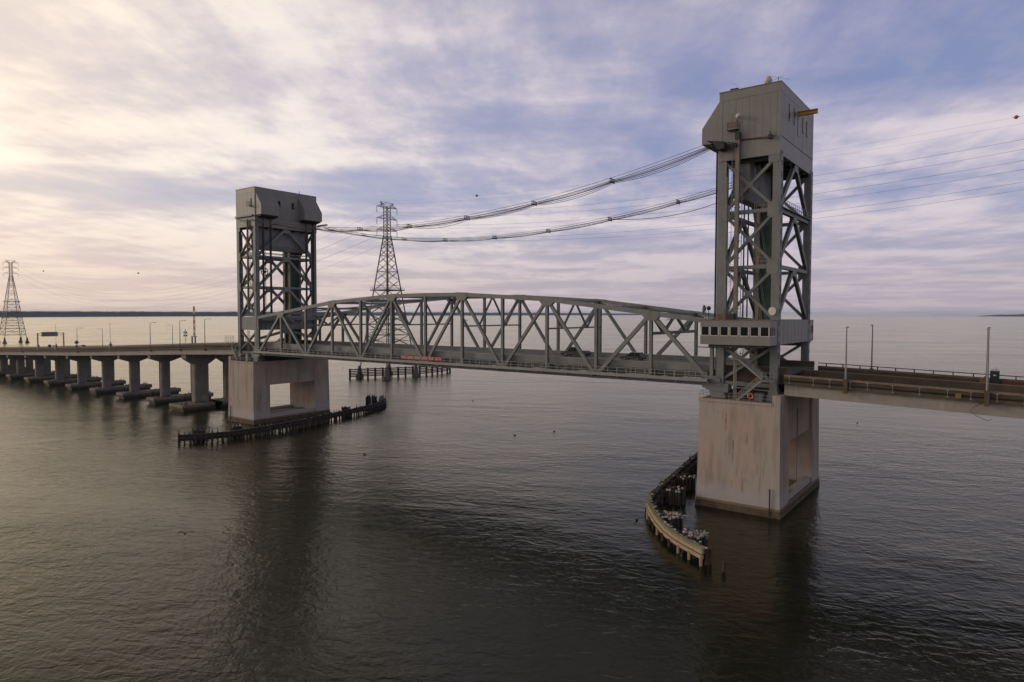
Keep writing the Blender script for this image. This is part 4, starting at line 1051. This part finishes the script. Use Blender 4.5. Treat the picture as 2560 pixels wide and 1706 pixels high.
pts = [(lerp(96.8, 127, k/14), 21.0, lerp(fF(96.8), fF(127)-1.6, k/14)-1.9*math.sin(math.pi*k/14)) for k in range(15)]
solo(MB().tube(pts, .06, 5), 'slack_cable', ROPE, (111.8, 21.0, fF(111.8)), 'single slack black cable drooping below the far bundle at the near tower', 'cable')

# ================================================================== TRANSMISSION LINE
PY = (-73.0, 114.0); PY2 = (-636.0, 128.0)
def half(z): return lerp(9.5, 1.22, min(1, max(0, (z-2)/65.0)))
def pylon(cx, cy, label, detail=True):
    t = thing('lattice_pylon', (cx, cy, 0), label, 'pylon', 'lattice pylons of the power line')
    cor = [(-1, -1), (1, -1), (1, 1), (-1, 1)]
    P = lambda k, z: Vector((cx+cor[k % 4][0]*half(z), cy+cor[k % 4][1]*half(z), z))
    for k in range(4):
        MB().beam(P(k, 4.0), P(k, 67), .42, .42).build('leg', PYL, t)
        c = P(k, 3); ft = MB(); n = 8
        for zz0, zz1, r0, r1 in ((-1, 1.3, 1.9, 1.9), (1.3, 5.4, 1.25, .6)): ft.cyl((c.x, c.y, zz0), (c.x, c.y, zz1), r0, r1, n)
        ft.build('foot', CONCD, t)
    zs = [8, 14.5, 20, 25, 30, 35.5, 41.2, 46, 50, 54, 57.5, 60.5, 63, 65.2, 67]
    for i, (a, b) in enumerate(zip(zs, zs[1:])):
        br = MB(); w = .25 if a < 41 else .19; m = (a+b)/2
        for k in range(4):
            br.beam(P(k, a), P(k+1, b), w, w*.8, (0, 0, 1)); br.beam(P(k+1, a), P(k, b), w, w*.8, (0, 0, 1))
            if i % 2 == 0 or a < 42: br.beam(P(k, a), P(k+1, a), w*1.1, w*1.1, (0, 0, 1))
            if a < 42:
                q = (P(k, m)+P(k+1, m))/2
                br.beam(P(k, m), q, w*.7, w*.7, (0, 0, 1)); br.beam(q, P(k+1, m), w*.7, w*.7, (0, 0, 1))
        br.build('lattice_tier', PYL, t)
    # bird-proof platform
    h = half(41.2)+1.1; pf = MB()
    for (ax, ay), (bx, by) in zip(cor, cor[1:]+cor[:1]):
        pf.beam((cx+ax*h, cy+ay*h, 41.2), (cx+bx*h, cy+by*h, 41.2), .5, .45, (0, 0, 1)); pf.beam((cx+ax*h, cy+ay*h, 42.3), (cx+bx*h, cy+by*h, 42.3), .09, .09, (0, 0, 1))
        for k in range(9): p = Vector((cx, cy, 0))+Vector((lerp(ax, bx, k/8)*h, lerp(ay, by, k/8)*h, 0)); pf.beam((p.x, p.y, 41.4), (p.x, p.y, 42.3), .07, .07, (1, 0, 0))
    pf.box(cx-h, cx+h, cy-h, cy+h, 41.0, 41.1); pf.build('platform', PYL, t)
    ms = MB(); hm = 1.15
    for k in range(4): ms.beam((cx+cor[k][0]*hm, cy+cor[k][1]*hm, 67), (cx+cor[k][0]*hm, cy+cor[k][1]*hm, 80.8), .26, .26, (1, 0, 0))
    for j in range(9):
        a = 67+j*1.53; b = a+1.53
        for k in range(4):
            p, q = cor[k], cor[(k+1) % 4]
            ms.beam((cx+p[0]*hm, cy+p[1]*hm, a), (cx+q[0]*hm, cy+q[1]*hm, b), .11, .1, (0, 0, 1)); ms.beam((cx+q[0]*hm, cy+q[1]*hm, a), (cx+p[0]*hm, cy+p[1]*hm, b), .11, .1, (0, 0, 1))
    ms.build('mast', PYL, t)
    for z in (80.3, 74.9, 69.5):
        for d in (-1, 1):
            am = MB(); tip = Vector((cx, cy+d*6.4, z))
            for sx in (-1, 1):
                am.beam((cx+sx*hm, cy+d*hm, z), tip, .17, .17, (0, 0, 1)); am.beam((cx+sx*hm, cy+d*hm, z+1.9), tip, .13, .13, (0, 0, 1))
                for u in (.35, .65): p = Vector((cx+sx*hm, cy+d*hm, z)).lerp(tip, u); q = Vector((cx+sx*hm, cy+d*hm, z+1.9)).lerp(tip, u*.8); am.beam(p, q, .09, .09)
            o = am.build('cross_arm', PYL, t)
            ins = MB()
            for sx in (-.25, .25): ins.cyl((tip.x+sx, tip.y, z-.2), (tip.x+sx*.6, tip.y, z-2.9), .06, n=6)
            ins.build('insulator_string', DARK, o)
    pk = MB()
    for d in (-1, 1):
        for sx in (-1, 1):
            pk.beam((cx+sx*hm, cy+d*hm, 80.8), (cx, cy+d*4.3, 82.6), .15, .15, (0, 0, 1)); pk.beam((cx+sx*hm, cy+d*hm, 79.6), (cx, cy+d*4.3, 82.6), .12, .12, (0, 0, 1))
    pk.beam((cx, cy-4.3, 82.6), (cx, cy+4.3, 82.6), .15, .15, (0, 0, 1)); pk.build('peak', PYL, t)
    return t
pylon(*PY, 'tall lattice power pylon rising behind the truss')
pylon(*PY2, 'distant lattice power pylon at the left edge')
def wires():
    for d, sd in ((-1, 'near'), (1, 'far')):
        for z, lv in ((77.3, 'topmost'), (72.0, 'middle'), (66.6, 'lowest')):
            # right span: lowest about x = 63, left span: about x = -355
            pts = []
            for k in range(33): x = lerp(PY[0], 205, k/32); pts.append((x, PY[1]+d*6.4, z-7.6+.00041*(x-63)**2*(136/136)))
            solo(MB().tube(pts, .03, 4), 'power_line', DARK, (63, PY[1]+d*6.4, z-8), '%s thin power line from the tall pylon to the right edge, %s circuit' % (lv, sd), 'power line', 'power lines right of the tall pylon')
            pts = []
            for k in range(45):
                u = k/44; x = lerp(PY[0], PY2[0], u); pts.append((x, lerp(PY[1], PY2[1], u)+d*6.4, z-33*4*u*(1-u)))
            solo(MB().tube(pts, .03, 4), 'power_line', DARK, (-355, 121+d*6.4, z-33), '%s thin power line sagging between the two pylons, %s circuit' % (lv, sd), 'power line', 'power lines between the two pylons')
        pts = []; f = lambda x: 82.5-5.0+.000272*(x-63)**2
        for k in range(33): x = lerp(PY[0], 205, k/32); pts.append((x, PY[1]+d*4.3, f(x)))
        solo(MB().tube(pts, .014, 4), 'ground_wire', DARK, (63, PY[1]+d*4.3, 77), 'faint ground wire above the power lines right of the tall pylon, %s one' % sd, 'power line', 'ground wires right of the tall pylon')
        pts = []
        for k in range(45): u = k/44; pts.append((lerp(PY[0], PY2[0], u), lerp(PY[1], PY2[1], u)+d*4.3, 82.5-24*4*u*(1-u)))
        solo(MB().tube(pts, .012, 4), 'ground_wire', DARK, (-355, 121+d*4.3, 58), 'faint ground wire above the power lines between two pylons, %s one' % sd, 'power line', 'ground wires between the two pylons')
    def ball(x, y, z, r, m, l):
        mb = MB(); mb.sphere((x, y, z), r, 14, 9); mb.cyl((x-r-.25, y, z), (x+r+.25, y, z), .09, n=6); solo(mb, 'marker_ball', m, (x, y, z), l, 'marker ball', 'marker balls on the ground wires', smooth=True)
    f = lambda x: 82.5-5.0+.000272*(x-63)**2
    ball(-14.0, PY[1]-4.3, f(-14), .48, BALLD, 'dark blue marker ball on the wire right of the tall pylon')
    ball(164.3, PY[1]-4.3, f(164.3), .48, ORANGE, 'orange marker ball on the wire at the right edge')
    for x, l in ((-334, 'dark marker ball on the wire nearer the far tower'), (-528, 'dark marker ball on the wire nearest the distant pylon')):
        u = (x-PY[0])/(PY2[0]-PY[0]); ball(x, lerp(PY[1], PY2[1], u)-4.3, 82.5-24*4*u*(1-u), .6, BALLD, l)
wires()

# timber fence round the tall pylon
def pylon_fence():
    t = thing('timber_fence', (-70, 118, 0), 'dark timber fence of posts and rails standing in water before the pylon', 'fence')
    P = [(-78.8, 95.6), (-77.6, 100.8), (-76.2, 104.1), (-74.6, 107.2), (-72.9, 110.4), (-71.3, 113.8), (-69.7, 117.2), (-68.0, 120.4), (-66.7, 124.0), (-65.5, 127.6), (-64.8, 131.4), (-64.5, 135.2), (-64.7, 139.2), (-65.2, 143.0), (-66.6, 148.5), (-69.5, 153.8)]
    pm = MB(); pm.cyl((0, 0, -2), (0, 0, 4.75), .27, .24, 7); pm.cyl((.42, .2, -2), (.42, .2, 4.5), .25, .23, 7); pm = pm.mesh('post', TIMD)
    for p in P: inst('post', pm, t, (p[0], p[1], 0), random.random())
    for z in (1.0, 1.75, 2.5, 3.3, 4.1):
        for a, b in zip(P, P[1:]): MB().beam((a[0], a[1], z), (b[0], b[1], z), .26, .46, (0, 0, 1)).build('rail', TIMD, t)
pylon_fence()

# ================================================================== FENDERS
def resample(P, step):
    out = [Vector(P[0])]; acc = 0
    for a, b in zip(P, P[1:]):
        a, b = Vector(a), Vector(b); L = (b-a).length; d = step-acc
        while d <= L: out.append(a.lerp(b, d/L)); d += step
        acc = (acc+L) % step
    return out
def smooth_path(P, n=3):
    for _ in range(n):
        Q = [P[0]]
        for a, b in zip(P, P[1:]): Q += [(.75*a[0]+.25*b[0], .75*a[1]+.25*b[1]), (.25*a[0]+.75*b[0], .25*a[1]+.75*b[1])]
        P = Q+[P[-1]]
    return P
def dolphin(t_name, x, y, r, n, h, label, white):
    t = thing(t_name, (x, y, 0), label, 'pile cluster', 'pile clusters behind the fenders'); rng = random.Random(int(x*7+y))
    k = 0; tries = 0; pts = []
    while k < n and tries < 4000:
        tries += 1; a, q = rng.uniform(0, 6.28), r*math.sqrt(rng.random()); p = (x+q*math.cos(a), y+q*math.sin(a))
        if all((p[0]-s[0])**2+(p[1]-s[1])**2 > .17 for s in pts): pts.append(p); k += 1
    for p in pts:
        hh = h+rng.uniform(-.25, .2); c = MB().cyl((p[0], p[1], -2), (p[0]+rng.uniform(-.05, .05), p[1], hh), .22, .2, 8).build('pile', TIMD, t)
        if rng.random() < white: MB().cyl((p[0], p[1], hh-.12), (p[0], p[1], hh+.06), .225, .17, 8).build('guano_cap', GUANO, c)
    return pts
def fender(label, P, top, light_to, seed, flip, h=2.3):
    """curved timber fender: piles, walers in rows on the channel side, plank on top"""
    t = thing('timber_fender', (P[len(P)//2][0], P[len(P)//2][1], 0), label, 'fender', 'timber fenders guarding the channel'); rng = random.Random(seed)
    S = smooth_path(P); R1 = resample(S, 1.15); n = len(R1)
    spots = []
    def nrm(i):
        d = (R1[min(i+1, n-1)]-R1[max(i-1, 0)]).normalized(); return Vector((d.y, -d.x))*flip
    for i, p in enumerate(R1):
        q = p-nrm(i)*.45; hh = h+rng.uniform(-.3, .3)
        c = MB().cyl((q.x, q.y, -2), (q.x+rng.uniform(-.06, .06), q.y+rng.uniform(-.06, .06), hh), .21, .18, 7).build('pile', TIMD, t)
        if rng.random() < (.8 if i < light_to*1.3 else .25): MB().cyl((q.x, q.y, hh-.03), (q.x, q.y, hh+.05), .19, .15, 7).build('guano_cap', GUANO, c)
        spots.append((q.x, q.y, hh))
        if i % 2 == 0:
            f = p+nrm(i)*.34; MB().cyl((f.x, f.y, -2), (f.x, f.y, 1.0), .2, .19, 7).build('fender_pile', TIMT if i < light_to and rng.random() < .5 else TIMD, t)
    for i in range(0, n-1):
        light = i < light_to; m = TIMT if light else TIMD
        if not light and rng.random() < .04: continue
        a, b = R1[i], R1[i+1]; na, nb = nrm(i), nrm(i+1)
        for z, w, off in ((1.02, .36, .14), (1.62, .34, .05)):
            pa, pb = a+na*off, b+nb*off
            MB().beam((pa.x, pa.y, z+rng.uniform(-.015, .015)), (pb.x, pb.y, z+rng.uniform(-.015, .015)), w, .45, (0, 0, 1)).build('waler', m, t)
        pa, pb = a-na*.16, b-nb*.16
        MB().beam((pa.x, pa.y, 2.0), (pb.x, pb.y, 2.02), .8, .18, (0, 0, 1)).build('top_plank', TIMG if light else TIMD, t)
        if not light:
            MB().beam((a.x, a.y, .75), (b.x, b.y, .75), .5, .2, (0, 0, 1)).build('waler', TIMD, t)
        pa, pb = a-na*1.0, b-nb*1.0
        if i % 2 == 0: MB().beam((pa.x, pa.y, 1.5), (R1[min(i+2, n-1)]-nrm(min(i+2, n-1))*1.0).to_3d()+Vector((0, 0, 1.5)), .3, .3, (0, 0, 1)).build('back_waler', TIMD, t)
        if i % 3 == 0:
            q = a-na*1.05; MB().cyl((q.x, q.y, -2), (q.x, q.y, 2.0+rng.uniform(-.3, .4)), .2, .18, 7).build('pile', TIMD, t)
    return spots
PR = [(135.6, -26.9), (133.69, -25.74), (131.09, -24.06), (128.71, -21.94), (126.47, -19.42), (124.27, -16.53), (122.06, -13.27), (120.6, -10.4), (119.6, -5.5), (118.5, .84), (117.2, 8.5), (115.8, 16.5), (114.3, 26.6), (113.6, 32)]
SPOT_R = fender('curved timber fender in front of the near right pier', PR, 2.5, 21, 21, -1)
PLF = [(11.4, -27.8), (14.6, -23.5), (16.2, -18.5), (16.6, -12.0), (15.3, -2.0), (13.4, 8.0), (11.3, 17.5), (9.0, 27.0), (6.2, 36.8), (2.6, 42.4), (-2.0, 46.5), (-6.5, 49.0)]
SPOT_L = fender('long dark timber fender in front of the far left pier', PLF, 2.5, 0, 22, -1)
DOL = []
DOL += [dolphin('pile_dolphin', 127.5, -17.4, 1.45, 26, 2.25, 'round pile cluster with whitened tops, inside the fender curve', .95)]
DOL += [dolphin('pile_dolphin', 132.9, -22.7, 1.4, 22, 2.0, 'whitened pile cluster nearest the fender tip, lowest in photo', .95)]
DOL += [dolphin('pile_dolphin', 122.3, -3.6, 1.5, 22, 2.3, 'dark pile cluster in the middle of the near right fender', .45)]
DOL += [dolphin('pile_dolphin', 120.2, 5.5, 1.5, 22, 2.3, 'dark pile cluster next to the near right pier', .45)]
DOL += [dolphin('pile_dolphin', 11.6, -23.2, 1.4, 18, 2.7, 'leftmost dark pile cluster on the far left fender', .2)]
DOL += [dolphin('pile_dolphin', 13.0, -14.6, 1.3, 16, 2.6, 'dark pile cluster on the far fender by the left pier corner', .3)]
DOL += [dolphin('pile_dolphin', 8.3, 23.0, 1.3, 16, 2.6, 'dark pile cluster on the far fender right of the left pier', .2)]
DOL += [dolphin('pile_dolphin', 1.2, 38.8, 1.7, 22, 3.6, 'tall pile cluster at the far right end of far fender', .2)]
for (x, y, z, nm, lb) in ((127.5, -17.4, 2.3, 'near curve', 'heap of bleached driftwood on the pile cluster inside the fender curve'), (132.9, -22.7, 2.05, 'tip', 'heap of bleached driftwood on the pile cluster nearest the fender tip')):
    rg_ = random.Random(int(x)); dt = thing('driftwood_heap', (x, y, z), lb, 'driftwood', 'driftwood heaps on the pile clusters')
    for k in range(16):
        a = rg_.uniform(0, 6.28); L_ = rg_.uniform(.4, 1.3); c = Vector((x+rg_.uniform(-1.1, 1.1), y+rg_.uniform(-1.0, 1.0), z+rg_.uniform(.02, .22))); d_ = Vector((math.cos(a), math.sin(a), rg_.uniform(-.12, .12)))*L_
        MB().beam(c-d_, c+d_, rg_.uniform(.08, .2), rg_.uniform(.05, .12), (0, 0, 1)).build('driftwood_piece', GUANO if k % 3 else TIMT, dt)
mb = MB(); mb.cyl((138.2, -27.4, -2), (138.3, -27.4, 1.1), .24, .21, 8); mb.cyl((138.3, -27.4, 1.08), (138.3, -27.4, 1.2), .2, .15, 8)
solo(mb, 'broken_pile', TIMD, (138.2, -27.4, 0), 'single broken pile standing off the fender tip', 'pile')

# ================================================================== BIRDS
def bird_mesh(name, m, sc=1.0):
    mb = MB()
    sp = [((-.34, 0, .12), .03), ((-.2, 0, .24), .09), ((-.02, 0, .36), .135), ((.1, 0, .5), .11), ((.13, 0, .66), .055), ((.15, 0, .78), .045), ((.2, 0, .84), .05), ((.27, 0, .85), .035), ((.37, 0, .84), .012)]
    n = 6; vs = []; fs = []
    for i, (c, r) in enumerate(sp):
        a = (Vector(sp[min(i+1, len(sp)-1)][0])-Vector(sp[max(0, i-1)][0])).normalized(); u = Vector((0, 1, 0)); w = a.cross(u)
        for k in range(n): th = 2*math.pi*k/n; p = Vector(c)+u*r*math.cos(th)+w*r*math.sin(th); vs.append(p*sc)
    for i in range(len(sp)-1):
        for k in range(n): fs.append((i*n+k, i*n+(k+1) % n, (i+1)*n+(k+1) % n, (i+1)*n+k))
    mb.add(vs, fs); mb.box(-.02*sc, .03*sc, -.07*sc, -.04*sc, 0, .3*sc); mb.box(-.02*sc, .03*sc, .04*sc, .07*sc, 0, .3*sc)
    return mb.mesh(name, m, (0, 0, 0), True)
BM = bird_mesh('cormorant', BIRD, .82)
rng = random.Random(77)
def perch(p, label, group):
    o = inst('cormorant', BM, None, p, rng.uniform(0, 6.28), (1, 1, rng.uniform(.8, 1.15))); tag(o, label, 'bird', group)
def footing_spots(k, row):
    x, y = XL[1+k], (4.95, 15.4)[row]; fa, b0, b1 = (4.2, 7.9, 5.0) if k == 0 else (2.6, 5.05, 5.05); ca, cb = (1.6, 2.6) if k == 0 else (1.1, 1.8)
    while True:
        u, v = rng.uniform(-fa+.15, fa-.15), rng.uniform(-b0+.15, b1-.15)
        if abs(u) > ca or abs(v) > cb: return (x+u, y+v, 2.02)
for k in range(3):
    for row in (0, 1):
        for i in range((44, 24, 20)[k] if row == 0 else (16, 14, 12)[k]):
            perch(footing_spots(k, row), 'dark cormorant on the footing of the %s %s row pier left of far tower' % (ORD[k], ('near', 'far')[row]), 'cormorants roosting on the pier footings')
mbs = MB(); bv = [tuple(v.co) for v in BM.vertices]; bf = [tuple(p.vertices) for p in BM.polygons]
for k in range(3, 13):
    for row in (0, 1):
        for i in range(20):
            p = footing_spots(k, row); a = rng.uniform(0, 6.28); c_, s_ = math.cos(a), math.sin(a)
            mbs.add([(p[0]+c_*v[0]-s_*v[1], p[1]+s_*v[0]+c_*v[1], p[2]+v[2]) for v in bv], bf)
solo(mbs, 'roosting_birds', BIRD, (XL[4], 10, 2.02), 'dark flock of birds roosting on the farther viaduct footings', 'birds', kind='stuff')
for sp, n, l in ((SPOT_R, 24, 'dark cormorant on a pile of the near right fender'), (SPOT_L, 30, 'dark cormorant on a pile of the far left fender')):
    for q in rng.sample(sp, min(n, len(sp))): perch((q[0], q[1], q[2]+.03), l, 'cormorants on the fender piles')
DH = {'the cluster inside the near fender curve': 2.2, 'the cluster nearest the fender tip': 1.95, 'the tall cluster at the far fender end': 3.6}
for pts, l in zip(DOL, ('the cluster inside the near fender curve', 'the cluster nearest the fender tip', None, None, 'the leftmost far cluster', None, None, 'the tall cluster at the far fender end')):
    if l:
        for q in pts[:9]: perch((q[0], q[1], DH.get(l, 2.7)), 'dark cormorant perched on '+l, 'cormorants on the pile clusters')
FP = [(-78.8, 95.6), (-77.6, 100.8), (-76.2, 104.1), (-74.6, 107.2), (-72.9, 110.4), (-71.3, 113.8), (-69.7, 117.2), (-68.0, 120.4), (-66.7, 124.0), (-65.5, 127.6), (-64.8, 131.4)]
for a, b in zip(FP, FP[1:]):
    for u in rng.sample([.15, .3, .45, .6, .8], 3): perch((lerp(a[0], b[0], u), lerp(a[1], b[1], u), 4.2), 'dark cormorant on the top rail of the pylon fence', 'cormorants on the pylon fence')
def flying(x, y, z, s, rz, label, m):
    mb = MB(); B = Vector((x, y, z)); c_, s_ = math.cos(rz), math.sin(rz); T = lambda a, b, c: (x+s*(c_*a-s_*b), y+s*(s_*a+c_*b), z+s*c)
    body = [(-.32, .02), (-.15, .07), (.05, .085), (.22, .06), (.34, .02)]; vs = []; fs = []
    for a, r in body:
        for k in range(6): th = 2*math.pi*k/6; vs.append(T(a, r*math.cos(th), r*math.sin(th)))
    for i in range(4):
        for k in range(6): fs.append((i*6+k, i*6+(k+1) % 6, i*6+6+(k+1) % 6, i*6+6+k))
    mb.add(vs, fs)
    for d in (-1, 1):
        mb.add([T(.14, d*.05, .04), T(-.1, d*.05, .04), T(-.08, d*.38, .17), T(.16, d*.38, .18), T(-.18, d*.8, .08), T(.0, d*.82, .09), T(.14, d*.05, .02), T(-.08, d*.38, .155), T(.16, d*.38, .165)], [(0, 1, 2, 3), (3, 2, 4, 5), (6, 8, 7)])
    mb.add([T(-.3, -.05, 0), T(-.3, .05, 0), T(-.5, .1, 0), T(-.5, -.1, 0)], [(0, 1, 2, 3)])
    solo(mb, 'flying_bird', m, (x, y, z), label, 'bird', smooth=True)
flying(172.5, -5.0, 30.95, 1.15, 2.6, 'pale gull flying above the right viaduct near the horizon', GULL)
flying(78.5, -60.5, 1.3, 1.5, 2.4, 'dark bird skimming the water at lower left', BIRD)
fl = MB(); fl.sphere((0, 0, .1), .28, 8, 6, (1.4, .8, .6)); fl.cyl((.3, 0, .15), (.38, 0, .42), .06, .05, 6); fl.sphere((.42, 0, .45), .08, 6, 5, (1.3, 1, 1)); FLM = fl.mesh('floating_bird', BIRD, (0, 0, 0), True)
def wpt(px, py):
    d = _fw+_r2*((px-1280)/1657.66)-_u2*((py-853)/1657.66); k = -CAMLOC.z/d.z; p = CAMLOC+d*k; return (p.x, p.y, 0)
for (px, py), l in zip(((912, 1137), (1287, 1089), (1386, 1079), (1592, 1302), (2143, 1058), (2290, 893), (2128, 900), (2068, 857), (1182, 1003), (857, 920)),
                       ('in open water right of the far fender', 'in mid channel, left of a pair', 'in mid channel, right of a pair', 'just left of the near fender', 'right of the near pier below the viaduct', 'beyond the right viaduct, farther right one', 'beyond the right viaduct, middle one', 'beyond the right viaduct near the tower', 'just below the truss in mid channel', 'beside the left pier')):
    p = wpt(px, py); o = inst('floating_bird', FLM, None, p, rng.uniform(0, 6.28), (.8, .8, .8)); tag(o, 'small dark bird floating '+l, 'bird', 'birds afloat on the river')

# ================================================================== HAZE
def haze():
    m = bpy.data.materials.new('river_haze'); m.use_nodes = True; t = m.node_tree; t.nodes.clear()
    v = t.nodes.new('ShaderNodeVolumePrincipled'); o = t.nodes.new('ShaderNodeOutputMaterial'); t.links.new(v.outputs[0], o.inputs['Volume'])
    v.inputs['Color'].default_value = (.62, .76, 1.0, 1); v.inputs['Density'].default_value = HAZE_D; v.inputs['Anisotropy'].default_value = .2
    mb = MB(); mb.box(-27000, 27000, -27000, 27000, -3, 95)
    ob = mb.build('haze', m); tag(ob, kind='stuff')
    ob.display_type = 'WIRE'
HAZE_D = 3.2e-5
haze()
